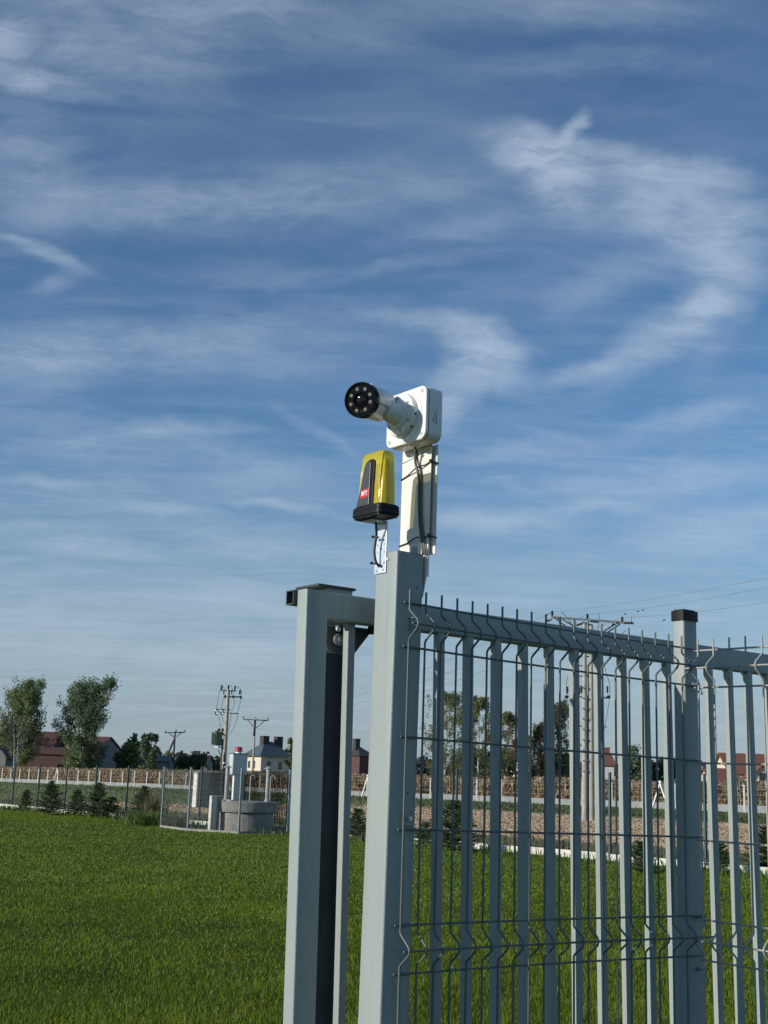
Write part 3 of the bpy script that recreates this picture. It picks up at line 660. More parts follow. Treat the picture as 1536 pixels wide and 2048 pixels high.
# ------------------------------------------------------------------ rear fences
def far_panel_mesh(Lp, H, mt, name='mesh_panel', parent=None, r=.0028, plinth=.10, dens=.05):
    b = MB(); n = int(Lp/dens); zt_ = plinth+H
    def tri(p, q, rr):
        p = np.array(p, float); q = np.array(q, float); x, y = b.frame(q-p); vs = []
        for k in range(3):
            c, s_ = cos(2*pi*k/3), sin(2*pi*k/3); vs += [p+(x*c+y*s_)*rr, q+(x*c+y*s_)*rr]
        b.add(vs, [(2*k, 2*((k+1) % 3), 2*((k+1) % 3)+1, 2*k+1) for k in range(3)], True)
    prof = [(zt_-z0, o_) for z0, o_ in ((0, 0), (.03, 0), (.08, .04), (.13, 0), (.60, 0), (.63, 0), (.68, .04), (.73, 0), (H-.16, 0), (H-.11, .04), (H-.06, 0), (H, 0))]
    for k in range(n+1):
        x = Lp*k/n
        for (z0, o0), (z1, o1) in zip(prof[:-1], prof[1:]): tri((x, -o0, z0), (x, -o1, z1), r)
    for (z0, o0) in ((.03, 0), (.08, .04), (.13, 0), (.33, 0), (.48, 0), (.63, 0), (.68, .04), (.73, 0), (.93, 0), (1.13, 0), (1.33, 0), (H-.16, 0), (H-.11, .04), (H-.06, 0)):
        tri((0, -o0-.004, zt_-z0), (Lp, -o0-.004, zt_-z0), r*1.25)
    return b
def put(o, p, ex):   # local X along ex, Z up
    ex = np.array(ex, float); ex[2] = 0; ex /= np.linalg.norm(ex); R3 = Matrix(((ex[0], -ex[1], 0, 0), (ex[1], ex[0], 0, 0), (0, 0, 1, 0), (0, 0, 0, 1)))
    q = np.array(p)-org(o.parent); R3.translation = Vector([float(c) for c in q]); o.matrix_local = R3
rear = thing('rear_fence', LW(18), 'long dark green mesh fence on a pale concrete plinth beyond the lawn', 'fence')
ws = [-11.9, -9.25, -6.6, -3.9, -1.25, 1.4, 4.1, 6.8, 9.5, 12.15, 14.8, 17.45, 20.1, 22.6, 25.1, 27.6, 30.1, 32.6, 35.1, 37.6, 40.1, 42.6, 45.1]
pm = None; po = None
Hf = 1.66
for k, w_ in enumerate(ws):
    p = LW(w_)
    if po is None:
        b = MB(); b.prism(rrect(.020, .030, .004, 2), (0, 0, 0), (1, 0, 0), (0, 1, 0), (0, 0, 1), 0, 1.84, 'auto'); v0 = b.v
        b.v = [tuple(np.array(q)+org(rear)) for q in b.v]; po = b.build('post', M['rear_paint'], rear); o = po
    else: o = po.copy(); col.objects.link(o); o.parent = rear
    put(o, p, N)
    if k < len(ws)-1:
        Lp = ws[k+1]-ws[k]
        if pm is None:
            b = far_panel_mesh(1.0, Hf, None, dens=.05/2.6); b.v = [tuple(np.array(q)+org(rear)) for q in b.v]; pm = b.build('mesh_panel', M['rear_wire'], rear, fix=False); o = pm
        else: o = pm.copy(); col.objects.link(o); o.parent = rear
        put(o, p-D*.03, LW(ws[k+1])-p); mm = o.matrix_local @ Matrix.Diagonal((Lp, 1, 1, 1)); o.matrix_local = mm
        # plinth slab under the panel
        a0 = LW(w_+.03); a1 = LW(ws[k+1]-.03); c = (a0+a1)/2; hh = .12+.04*random.random()
        b = MB(); b.box(c+np.array([0, 0, hh/2-.03]), (a1-a0)/2, D*.03, np.array([0, 0, hh/2+.03])); b.build('plinth_slab', M['concrete_light'], rear, bevel=.006)

# small fenced enclosure round the well
def qw(q, w): p = RL0+N*w+D*(q-QW); return np.array([p[0], p[1], gz(p[0])])
enc = thing('enclosure_fence', qw(18.1, 21), 'small pale grey mesh enclosure standing round the concrete well', 'fence')
g3 = lambda x, y: np.array([x, y, gz(x)])
epts = [g3(-4.62, 39.6), g3(-6.374, 38.308), g3(-5.296, 36.408), g3(-3.723, 35.316), g3(-2.415, 36.015), g3(-1.95, 36.5)]
for k, p in enumerate(epts):
    b = MB(); b.box(p+np.array([0, 0, .89]), D*.030, N*.020, np.array([0, 0, .89])); pp = b.build('post', M['encl_paint'], enc, bevel=.004)
    for z in (.25, 1.0, 1.65):
        MB().cyl(p-D*.03+np.array([0, 0, z]), p-D*.042+np.array([0, 0, z]), .012, n=6).build('clip', M['zinc'], pp)
for a, c in zip(epts[:-1], epts[1:]):
    Lp = float(np.linalg.norm((c-a)[:2])); b = far_panel_mesh(Lp-.04, 1.64, None, plinth=.08, dens=.05, r=.0019); b.v = [tuple(np.array(q)+org(enc)) for q in b.v]
    o = b.build('mesh_panel', M['encl_wire'], enc, fix=False); put(o, a-D*.035, c-a)
b = MB()
for a, c in zip(epts[:-1], epts[1:]):
    b.box((a+c)/2+np.array([0, 0, .02]), (c-a)/2*.97, np.array([-(c-a)[1], (c-a)[0], 0])/np.linalg.norm(c-a)*.03, np.array([0, 0, .05]))
b.build('base_strip', M['concrete'], enc)

# the well and what stands on it
wc = at(490, 1640, 36.9); wc = np.array([wc[0], wc[1], gz(wc[0])])
well = thing('concrete_well', wc, 'round grey concrete well ring with a thick overhanging lid inside the enclosure', 'well')
b = MB(); b.lathe(wc, (0, 0, 1), [(-.05, .80), (.52, .815), (.54, .80)], n=48); b.build('ring', M['concrete'], well)
b = MB(); b.lathe(wc, (0, 0, 1), [(.54, .76), (.56, .90), (.64, .915), (.84, .925), (.86, .91), (.865, 0)], n=48); b.build('lid', M['concrete'], well)
b = MB(); b.lathe(wc+D*-.62+N*.1+np.array([0, 0, .862]), (0, 0, 1), [(0, .16), (.03, .15), (.03, 0)], n=20); b.build('lid_knob', M['concrete_light'], well)
def onwell(u, dy): p = at(u, 1600, wc[1]+dy); return np.array([p[0], p[1], wc[2]+.865])
# vent pipes
for (u, dy, h_, lab_) in ((452, -.25, .93, 'grey vent pipe with a cap at the left side of the well lid'), (534, -.1, .93, 'grey vent pipe with a cap at the right side of the well lid')):
    p = onwell(u, dy); t = thing('vent_pipe', p, lab_, 'pipe', 'vent pipes on the well')
    MB().cyl(p, p+np.array([0, 0, h_]), .062, n=20).build('pipe', M['pipe'], t)
    MB().lathe(p+np.array([0, 0, h_]), (0, 0, 1), [(.0, .115), (.015, .115), (.07, .02), (.07, 0)], n=20).build('cap', M['pipe'], t)
    MB().lathe(p, (0, 0, 1), [(0, .085), (.03, .085), (.03, .06)], n=20).build('foot_flange', M['pipe'], t)
# thin hooked pipes
for (u, dy, lab_) in ((499, .2, 'thin hooked pipe standing on the middle of the well lid'), (539.5, .15, 'thin hooked pipe standing beside the right vent pipe on the well')):
    p = onwell(u, dy); b = MB(); h_ = .72
    b.tube([p, p+np.array([0, 0, h_-.05]), p+np.array([.02, 0, h_]), p+np.array([.08, 0, h_+.02]), p+np.array([.12, 0, h_-.01]), p+np.array([.12, 0, h_-.09])], .016, n=8)
    tag(b.build('hooked_pipe', M['pipe']), lab_, 'pipe', 'hooked pipes on the well')
# concrete marker post + block left of the ring
p = at(424, 1640, 36.2); p = np.array([p[0], p[1], gz(p[0])]); t = thing('concrete_stub', p, 'pale square concrete stub post at the left of the well with a crack across', 'concrete post')
b = MB(); b.box(p+np.array([0, 0, .50]), D*.09, N*.07, np.array([0, 0, .50])); b.build('shaft', M['concrete_light'], t, bevel=.01)
b = MB(); b.box(p+np.array([0, 0, .52])+D*.07+N*-.02, D*.15, N*.055, np.array([0, 0, .47])); b.build('side_slab', M['concrete'], t, bevel=.01)
p = at(443, 1600, 37.6); p = np.array([p[0], p[1], gz(p[0])]); b = MB(); b.box(p+np.array([0, 0, .49]), D*.25, N*.28, np.array([0, 0, .49])); tag(b.build('concrete_block', M['concrete'], None, bevel=.012), 'low grey concrete block half hidden behind the well', 'concrete block')
# control cabinet
pc = onwell(466.5, .35); cabt = thing('control_cabinet', pc, 'tall grey control cabinet on a stand with a sunlit edge rising from the well', 'cabinet')
zc0 = at(470, 1549, pc[1])[2]; zc1 = at(470, 1508, pc[1])[2]
b = MB(); b.box(pc+D*.09+np.array([0, 0, (zc0-pc[2])/2]), D*.12, N*.045, np.array([0, 0, (zc0-pc[2])/2])); b.build('stand', M['cabinet'], cabt)
b = MB(); b.box(pc-D*.035+np.array([0, 0, (zc0-pc[2])/2]), D*.004, N*.047, np.array([0, 0, (zc0-pc[2])/2])); b.build('stand_lit_edge', M['white'], cabt)  # sunlight on this face of the stand, put on as a white plate
cc = pc+D*.10+np.array([0, 0, (zc0+zc1)/2-pc[2]])
b = MB(); b.box(cc, D*.25, N*.105, np.array([0, 0, (zc1-zc0)/2])); cbx = b.build('housing', M['cabinet'], cabt, bevel=.008)
b = MB(); b.box(cc+N*.107, D*.235, N*.004, np.array([0, 0, (zc1-zc0)/2*.9])); b.build('side_door', M['cabinet'], cabt, bevel=.004)
b = MB(); b.box(cc+np.array([0, 0, (zc1-zc0)/2+.012]), D*.27, N*.12, np.array([0, 0, .012])); b.build('roof_plate', M['roof_grey'], cabt, bevel=.004)
p = pc+D*.30; b = MB(); b.cyl(p, p+np.array([0, 0, zc0-pc[2]]), .035, n=12); b.build('conduit', M['pipe'], cabt)
pr = cc+np.array([0, 0, (zc1-zc0)/2+.024])-N*.02; bl = thing('beacon_light', pr, 'red beacon with a white foot on top of the control cabinet', 'beacon')
b = MB(); b.lathe(pr, (0, 0, 1), [(0, .09), (.05, .085), (.05, 0)], n=20); b.build('foot', M['white'], bl)
b = MB(); b.lathe(pr, (0, 0, 1), [(.05, .115), (.17, .105), (.19, .08), (.19, 0)], n=24); b.build('lens', M['lamp_red'], bl)

# grey field kiosk and its concrete posts beyond the enclosure
p = at(414, 1570, 62); p[2] = gz(p[0])
k0 = thing('grey_kiosk', p, 'plain grey slab kiosk with a pale lit edge standing beyond the rear fence', 'kiosk')
zz = at(414, 1547, 62)[2]-p[2]
b = MB(); b.box(p+np.array([0.0, 0, zz/2]), N*.22, D*.64, np.array([0, 0, zz/2])); b.build('body', M['wall_grey'], k0, bevel=.02)
b = MB(); b.box(p+np.array([0.0, 0, zz/2])-D*.655, N*.17, D*.012, np.array([0, 0, zz/2])); b.build('lit_edge', M['wall_white'], k0)  # white panel added to paint the sunlit side of the grey body
b = MB(); b.box(p+np.array([0.0, 0, zz+.03]), N*.26, D*.68, np.array([0, 0, .03])); b.build('roof_slab', M['concrete'], k0)

# ------------------------------------------------------------------ concrete post field fence
FA = np.array([-49.726, 168.143, 0]); FB = np.array([13.945, 92.662, 0]); fd = (FB-FA)/np.linalg.norm(FB-FA); fn = np.array([fd[1], -fd[0], 0]); fn = fn if fn[1] < 0 else -fn
def FL(w, q=0.): p = FA+fd*w-fn*q; return np.array([p[0], p[1], gz(p[0])])
ff = thing('field_fence', FL(50), 'low fence of white concrete posts and slabs along the edge of the corn field', 'fence')
r_first = ray(3.3, 1560); 
Mx = np.array([[r_first[0], -fd[0]], [r_first[1], -fd[1]]]); w0 = float(np.linalg.solve(Mx, FA[:2])[1])
pp = None; k = 0; w_ = w0-2.7*4
while w_ < 175:
    p = FL(w_)
    if pp is None:
        b = MB(); b.prism([(-.05, -.05), (.05, -.05), (.04, .05), (-.04, .05)], org(ff), (1, 0, 0), (0, 1, 0), (0, 0, 1), 0, 1.72); pp = b.build('post', M['white'], ff); o = pp
    else: o = pp.copy(); col.objects.link(o); o.parent = ff
    o.location = Vector(p-org(ff)); w_ += 2.7; k += 1
b = MB()
for i in range(40):
    a = FL(w0-13.5+i*4.9); c = FL(w0-13.5+i*4.9+4.84)
    hh = .42+.05*random.random(); b.box((a+c)/2+np.array([0, 0, hh/2-.05])-fn*.06, (c-a)/2, fn*.04, np.array([0, 0, hh/2+.05]))
b.build('plinth', M['concrete_far'], ff)
b = MB()
for z in (.75, 1.1, 1.45, 1.66):
    b = MB(); b.tube([FL(w0-13+i*13.5)+np.array([0, 0, z]) for i in range(15)], .007, n=3); b.build('strand_wire', M['zincdark'], ff)
b = MB()
for (u,) in ((112.5,), (662,), (1320,), (735,)):
    r_ = ray(u, 1560); w_ = float(np.linalg.solve(np.array([[r_[0], -fd[0]], [r_[1], -fd[1]]]), FA[:2])[1])
    for sg in (-1, 1):
        b = MB(); b.box(FL(w_+sg*.35)+np.array([0, 0, .85]), fd*.045, fn*.045, np.array([0, 0, 1.02])+fd*-sg*.42); b.build('brace_strut', M['white'], ff)

# ------------------------------------------------------------------ corn field
def corn(n, w0_, w1_, q0_, q1_, seed):
    r = np.random.default_rng(seed); w = w0_+(w1_-w0_)*r.random(n); q = q0_+(q1_-q0_)*r.random(n)**1.3
    q = np.round(q/.75)*.75+r.normal(0, .06, n)
    base = FA[None, :]+fd[None, :]*w[:, None]-fn[None, :]*q[:, None]; base[:, 2] = TILT*base[:, 0]
    H = 1.62+.28*r.random(n)+.12*np.sin(w*.35); Vs = []; Fs = []; off = 0
    # stalk (one quad) + 7 leaves of two quads each
    a = r.random(n)*2*pi; sd = np.stack([np.cos(a), np.sin(a), 0*a], 1)*.025; lean = r.normal(0, .10, (n, 3)); lean[:, 2] = 0
    top = base+lean+np.array([0, 0, 1])*H[:, None]
    V = np.stack([base-sd, base+sd, top+sd*.5, top-sd*.5], 1).reshape(-1, 3); i = np.arange(n)*4; Vs.append(V); Fs.append(np.stack([i, i+1, i+2, i+3], 1)); off = len(V)
    for k in range(8):
        f = .12+.11*k+r.random(n)*.08; o = base+(top-base)*f[:, None]; an = r.random(n)*2*pi; d_ = np.stack([np.cos(an), np.sin(an), 0*an], 1)
        l1 = .18+.25*r.random(n); s_ = np.stack([-np.sin(an), np.cos(an), r.normal(0, .5, n)], 1)*(.035+.04*r.random(n))[:, None]
        m1 = o+d_*l1[:, None]*.6+np.array([0, 0, 1])*(l1*(.2+.5*r.random(n)))[:, None]; e1 = m1+d_*l1[:, None]*.7-np.array([0, 0, 1])*(l1*(.2+1.1*r.random(n)))[:, None]
        V = np.stack([o-s_*.6, o+s_*.6, m1+s_, m1-s_, e1+s_*.3, e1-s_*.3], 1).reshape(-1, 3); i = np.arange(n)*6+off; off += len(V)
        Vs.append(V); Fs.append(np.stack([i, i+1, i+2, i+3], 1)); Fs.append(np.stack([i+3, i+2, i+4, i+5], 1))
    return np.concatenate(Vs), np.concatenate(Fs)
V1, F1 = corn(24000, -70, 185, 1.6, 9, 1)
V2, F2 = corn(9000, -80, 220, 9, 48, 2)
o = npmesh('corn_field', np.concatenate([V1, V2]), np.concatenate([F1, F2+len(V1)]), M['corn'])
tag(o, 'ripe dry brown corn standing behind the white posted field fence', 'corn', kind='stuff')
b = MB(); a = FL(-80, 3.2); c = FL(220, 3.2); e = FL(220, 55); f = FL(-80, 55); h_ = np.array([0, 0, 1.36])
b.add([a, c, e, f, a+h_, c+h_, e+h_, f+h_], [(4, 5, 6, 7), (0, 1, 5, 4), (1, 2, 6, 5), (2, 3, 7, 6), (3, 0, 4, 7)])
tag(b.build('corn_mass', M['corn_fill'], None), 'dense inner mass of the dry corn crop behind its front rows', 'corn', kind='stuff')

# ------------------------------------------------------------------ plants
def quads(C, size, r, flat=0.0):
    n = len(C); a = r.normal(size=(n, 3)); a /= np.linalg.norm(a, axis=1)[:, None]
    b_ = r.normal(size=(n, 3)); b_ -= a*(a*b_).sum(1)[:, None]; b_ /= np.linalg.norm(b_, axis=1)[:, None]
    s_ = (size*(.6+.8*r.random(n)))[:, None]; a = a*s_*.62; b_ = b_*s_
    V = np.stack([C-b_, C+a*.9, C+b_, C-a*.9], 1).reshape(-1, 3); i = np.arange(n)*4
    return V, np.stack([i, i+1, i+2, i+3], 1)

def tree(name, label, u, ybot, ytop, wpx, Y, lm, style='poplar', seed=1, nl=5000, bark='bark', group=None, cat='tree', leaf=.2, base_z=None, lowest=.12, trunkpx=None):
    r = np.random.default_rng(seed); p = at(u, ybot, Y); p[2] = gz(p[0]) if base_z is None else base_z
    H = at(u, ytop, Y)[2]-p[2]; Wd = wpx/F*Y
    t = thing(name, p, label, cat, group)
    wood = MB(); pts = []; 
    nst = {'poplar': 4, 'birch': 1, 'weep': 2, 'bush': 5, 'thin': 2, 'round': 3}[style]
    stems = []
    for k in range(nst):
        an = 2*pi*k/nst+r.random(); sp = {'poplar': .24, 'birch': .05, 'weep': .12, 'bush': .32, 'thin': .2, 'round': .25}[style]*Wd*(.5+.7*r.random())
        hh = H*(.97 if k == 0 else .70+.24*r.random())
        e = p+np.array([cos(an)*sp, sin(an)*sp, hh*.96]); m_ = p+np.array([cos(an)*sp*.35, sin(an)*sp*.35, hh*.35])
        b0 = p+np.array([cos(an), sin(an), 0])*H*.008
        pl_ = chaikin([tuple(b0), tuple(m_), tuple((m_+e)/2+r.normal(0, .02*H, 3)*np.array([1, 1, 0])), tuple(e)], 2)
        r0 = H*(.016 if nst > 1 else .013)
        wood.tube(pl_, [r0*(1-.93*i/(len(pl_)-1)) for i in range(len(pl_))], n=6); stems.append([np.array(q) for q in pl_])
    nb = {'poplar': 20, 'birch': 44, 'weep': 30, 'bush': 9, 'thin': 12, 'round': 16}[style]
    for st_ in stems:
        for j in range(nb):
            f = lowest+(.97-lowest)*(j+r.random())/nb; i = min(int(f*(len(st_)-1)), len(st_)-2); fr = f*(len(st_)-1)-i; q = st_[i]*(1-fr)+st_[i+1]*fr
            an = r.random()*2*pi
            env = {'poplar': .40*(sin(pi*min(1, (f+.12)*.88))**.6), 'birch': .72*(sin(pi*min(1, f*.86+.1))**.8), 'weep': .60*(sin(pi*min(1, f*.9+.08))**.7), 'bush': .42*(1-f*.6), 'thin': .34*(1-f*.4), 'round': .38*sin(pi*min(1, f*.85+.12))}[style]*Wd*(.6+.65*r.random())
            rise = {'poplar': 1.1, 'birch': .55, 'weep': .35, 'bush': .9, 'thin': .9, 'round': .55}[style]*env*(.6+.7*r.random())
            e = q+np.array([cos(an)*env, sin(an)*env, rise]); e[2] = e[2] if e[2] < p[2]+H*.9 else p[2]+H*.9+(e[2]-p[2]-H*.9)*.35
            md = (q+e)/2+np.array([0, 0, rise*.12]); rad = H*.0042*(1-.6*f)
            wood.tube([q, md, e], [rad, rad*.6, rad*.2], n=4)
            ncl = {'poplar': 5, 'birch': 4, 'weep': 4, 'bush': 5, 'thin': 4, 'round': 5}[style]
            for c_ in range(ncl):
                g_ = .3+.75*(c_+r.random()*.8)/ncl; bpt = (q*(1-g_)+e*g_) if g_ <= 1 else e+(e-q)*(g_-1)
                if style in ('birch', 'weep'):
                    dl = H*(.10 if style == 'birch' else .16)*(.4+r.random()); sub = bpt+np.array([r.normal(0, .03*Wd), r.normal(0, .03*Wd), -dl*.5])
                    pts.append((bpt+r.normal(0, .035*Wd, 3), .035*Wd, dl, 1.0)); wood.tube([bpt, sub-np.array([0, 0, dl*.4])], rad*.15+.004, n=3) if r.random() < .3 else None
                else:
                    pts.append((bpt+r.normal(0, .02*Wd, 3), {'poplar': .038, 'bush': .055, 'thin': .04, 'round': .05}[style]*Wd, 0, 1.0))
    bk = wood.build('trunk', M[bark], t, fix=False)
    per = max(1, nl//len(pts)); C = []
    for (c_, sg, dl, wt) in pts:
        m_ = int(per*(.4+1.2*r.random())) or 1; g_ = r.normal(0, 1, (m_, 3))*np.array([sg, sg, sg*1.35])
        if dl: g_[:, 2] = -r.random(m_)*dl
        C.append(c_+g_)
    C = np.concatenate(C); C[:, 2] = np.maximum(C[:, 2], p[2]+.05)
    V, Fq = quads(C, np.full(len(C), leaf), r); npmesh('crown', V-org(t), Fq, M[lm], t)
    return t

tree('poplar_tree', 'leafy green tree at the far left in front of the long red barn roof', 38, 1528, 1352, 105, 205, 'leaf_poplar', 'poplar', 3, 20000, leaf=.17, lowest=.2)
tree('poplar_tree', 'large dark green tree with several pointed tops standing left of the pole line', 166, 1526, 1349, 118, 205, 'leaf_poplar2', 'poplar', 8, 26000, leaf=.17, lowest=.10)
tree('bare_birch', 'thin pale trunked birch with sparse foliage in front of the left tree', 31, 1536, 1425, 60, 180, 'leaf_grey', 'thin', 14, 500, bark='birch', leaf=.14, lowest=.4)
tree('bare_tree', 'grey nearly bare tree at the left edge above the barn roof', 3, 1528, 1420, 55, 230, 'leaf_grey', 'round', 5, 1500, leaf=.16, lowest=.2)
tree('bare_tree', 'small grey thin tree between the two large left trees', 108, 1526, 1452, 45, 240, 'leaf_grey', 'round', 6, 900, leaf=.16, lowest=.2)
tree('bushy_tree', 'rounded mid green tree left of the taller dark one behind the corn', 257, 1528, 1466, 48, 210, 'leaf_poplar', 'round', 21, 4500, leaf=.26, lowest=.05)
tree('bushy_tree', 'taller dark narrow tree right of the rounded tree behind the corn', 296, 1528, 1462, 42, 205, 'leaf_poplar2', 'round', 22, 5500, leaf=.26, lowest=.05)
tree('bushy_tree', 'low dark bush between the barn and the rounded tree', 240, 1528, 1500, 26, 208, 'leaf_hedge', 'bush', 23, 1500, leaf=.26, lowest=.02, cat='bush')
tree('hedge', 'dark clipped looking hedge right of the leaning pole', 385, 1532, 1512, 60, 215, 'leaf_hedge', 'bush', 24, 5000, leaf=.28, lowest=.02, cat='hedge')
tree('young_tree', 'small conical tree right behind the leaning pole', 359, 1530, 1497, 18, 240, 'leaf_hedge', 'bush', 25, 900, leaf=.24, lowest=.05)
tree('young_tree', 'small pale tree left behind the leaning pole', 338, 1530, 1498, 22, 240, 'leaf_poplar', 'bush', 26, 900, leaf=.24, lowest=.05)
tree('bushy_tree', 'dull green bush just left of the transformer pole', 427, 1532, 1511, 34, 260, 'leaf_hedge', 'bush', 27, 2200, leaf=.28, lowest=.02, cat='bush')
tree('yellowing_tree', 'yellowing narrow tree beside the house with the grey hipped roof', 586, 1535, 1468, 34, 190, 'leaf_yellow', 'round', 28, 4000, leaf=.2, lowest=.05)
tree('birch_tree', 'tall loose birch with white trunk just right of the gate post', 889, 1548, 1366, 82, 120, 'leaf_birch', 'birch', 31, 8500, bark='birch', leaf=.085, lowest=.22)
tree('birch_tree', 'dense tall birch second from the gate post', 955, 1548, 1375, 66, 125, 'leaf_birch', 'birch', 32, 14000, bark='birch', leaf=.09, lowest=.06)
tree('birch_tree', 'lower birch with pale trunk third from the gate post', 1012, 1548, 1412, 64, 130, 'leaf_birch', 'birch', 33, 9000, bark='birch', leaf=.09, lowest=.12)
tree('weeping_tree', 'tall drooping dark tree left of the double power pole', 1112, 1552, 1384, 62, 130, 'leaf_weep', 'weep', 35, 15000, leaf=.095, lowest=.03)
tree('weeping_tree', 'smaller drooping dark tree beside the red roof behind the mesh fence', 1078, 1552, 1432, 46, 132, 'leaf_weep', 'weep', 36, 9000, leaf=.095, lowest=.03)
tree('bushy_tree', 'green rounded tree right of the double power pole', 1262, 1560, 1493, 66, 190, 'leaf_poplar2', 'round', 41, 5500, leaf=.24, lowest=.02)
tree('bushy_tree', 'low dark bush between the round tree and the corner post', 1312, 1562, 1518, 46, 195, 'leaf_hedge', 'bush', 42, 3200, leaf=.26, lowest=.02)
tree('bushy_tree', 'dark tree directly behind the corner post', 1360, 1562, 1502, 46, 195, 'leaf_hedge', 'round', 43, 3500, leaf=.26, lowest=.02)
tree('bushy_tree', 'small dark tree just right of the corner post beside the red roofed house', 1428, 1562, 1504, 26, 200, 'leaf_hedge', 'round', 44, 2000, leaf=.24, lowest=.02)
tree('hedge', 'dark hedge row under the birches behind the corn', 970, 1548, 1520, 150, 140, 'leaf_hedge', 'bush', 45, 7000, leaf=.24, lowest=.02, cat='hedge')
tree('hedge', 'dark hedge row under the drooping trees left of the double pole', 1110, 1552, 1518, 90, 138, 'leaf_hedge', 'bush', 46, 5000, leaf=.24, lowest=.02, cat='hedge')
tree('leafy_bush', 'small pale bush under the large dark tree on the left', 150, 1527, 1508, 44, 190, 'leaf_poplar', 'bush', 47, 1800, leaf=.22, lowest=.02, cat='bush')

# far wood on the horizon
r = np.random.default_rng(77); n = 26000; X = -260+700*r.random(n); Yf = 620+50*r.random(n); H_ = 9+4*np.sin(X*.03)+3*np.sin(X*.11+1)+2.5*np.sin(X*.31)
C = np.stack([X, Yf, TILT*X+H_*r.random(n)**.7], 1); V, Fq = quads(C, np.full(n, 1.5), r)
tag(npmesh('distant_wood', V, Fq, M['forest']), 'hazy dark wood along the horizon behind the village', 'wood', kind='stuff')

# spruce saplings along the rear fence
def spruce(label, p, H, wd, seed, dens=1.0, lean=0.):
    r = np.random.default_rng(seed); t = thing('spruce_sapling', p, label, 'young spruce', 'young spruces along the rear fence')
    wood = MB(); tip = p+np.array([lean, 0, H]); wood.tube([p, (p+tip)/2, tip], [.02, .012, .003], n=6); C = []; Dv = []
    nw = int(H/.07)
    for k in range(nw):
        f = .06+.92*k/nw; rad = wd*(1-f)**.75*(.75+.4*r.random())
        for j in range(int(7*dens)+1):
            an = r.random()*2*pi; l_ = rad*(.6+.6*r.random()); q = p+(tip-p)*f; up_ = .25+.9*f
            e = q+np.array([cos(an)*l_, sin(an)*l_, l_*up_*.6]); wood.tube([q, e], [.005, .002], n=3)
            m_ = max(4, int(l_/.014)); g_ = r.random(m_)**.8; cc_ = q[None, :]*(1-g_[:, None])+e[None, :]*g_[:, None]; C.append(cc_); Dv.append(np.repeat((e-q)[None, :]/l_, m_, 0))
            for sgn in (-1, 1):
                for g0 in (.45, .7):
                    b0 = q*(1-g0)+e*g0; an2 = an+sgn*.8; e2 = b0+np.array([cos(an2), sin(an2), up_*.5])*l_*.38
                    m2 = max(3, int(l_*.38/.016)); g_ = r.random(m2); C.append(b0[None, :]*(1-g_[:, None])+e2[None, :]*g_[:, None]); Dv.append(np.repeat((e2-b0)[None, :]/(l_*.38), m2, 0))
    C = np.concatenate(C); Dv = np.concatenate(Dv); n = len(C)
    o = r.normal(size=(n, 3)); o /= np.linalg.norm(o, axis=1)[:, None]; d_ = (Dv*.8+o)*.034; s_ = np.cross(d_, r.normal(size=(n, 3))); s_ /= np.linalg.norm(s_, axis=1)[:, None]; s_ *= .0085
    V = np.stack([C-s_, C+s_, C+d_+s_*.4, C+d_-s_*.4], 1).reshape(-1, 3); i = np.arange(n)*4
    wood.build('trunk', M['bark'], t, fix=False); npmesh('needles', V-org(t), np.stack([i, i+1, i+2, i+3], 1), M['needle'], t); return t
def grd(u, v):
    r_ = ray(u, v); k_ = -EYE/(r_[2]-TILT*r_[0]); q = r_*k_; return np.array([q[0], q[1], TILT*q[0]])
for i, (u, vb, vt, wpx, lab_) in enumerate((
    (50, 1622, 1582, 22, 'smallest young spruce at the far left of the rear fence'),
    (98, 1630, 1566, 40, 'bushy rounded young spruce second from the left at the rear fence'),
    (152, 1632, 1583, 30, 'young spruce at the left of the tight cluster by the rear fence'),
    (193, 1636, 1570, 44, 'tallest young spruce in the middle of the cluster by the rear fence'),
    (222, 1637, 1596, 34, 'low young spruce at the right of the cluster by the rear fence'),
    (284, 1640, 1576, 38, 'young spruce just left of the enclosure beside dry weeds'),
    (713, 1682, 1622, 46, 'young spruce seen between the gate leaf and the gate post'),
    (852, 1690, 1648, 40, 'low spreading young spruce just right of the gate post'),
    (908, 1702, 1608, 66, 'tall wide young spruce on the lawn right of the gate post'),
    (1282, 1745, 1688, 46, 'dark low young spruce left of the corner post in front of the plinth'),
    (1440, 1748, 1690, 38, 'young spruce just right of the corner post by the plinth'),
    (1532, 1745, 1660, 60, 'young spruce at the right edge behind the mesh panel'))):
    p = grd(u, vb); Hs = (vb-vt)/F*p[1]*1.03; spruce(lab_, p, Hs, wpx/F*p[1]*.82, 100+i, 1.6)

# dry weeds
def weeds(label, p, H, wd, n, seed, mt='weed'):
    r = np.random.default_rng(seed); bx = p+np.stack([r.normal(0, wd, n), r.normal(0, wd, n), 0*r.random(n)], 1); h = H*(.4+.6*r.random(n))
    a = r.random(n)*2*pi; s_ = np.stack([np.cos(a), np.sin(a), 0*a], 1)*.010; l_ = r.normal(0, .16, (n, 3))*h[:, None]; l_[:, 2] = h
    V = np.stack([bx-s_, bx+s_, bx+l_*.6+s_, bx+l_*.6-s_, bx+l_*np.array([1.3, 1.3, 1])], 1).reshape(-1, 3); i = np.arange(n)*5
    o = npmesh('dry_weeds', V, np.concatenate([np.stack([i, i+1, i+2], 1), np.stack([i, i+2, i+3], 1), np.stack([i+3, i+2, i+4], 1)]), M[mt]); return tag(o, label, 'weeds', kind='stuff')
weeds('clump of tall dry weeds between the last spruce and the enclosure', grd(309, 1646), 1.15, .16, 260, 5)
weeds('low dry brown weeds inside the left side of the enclosure', grd(350, 1655), .45, .18, 160, 6)
weeds('green weeds at the foot of the left enclosure post', grd(300, 1650), .5, .35, 900, 7, 'edge')

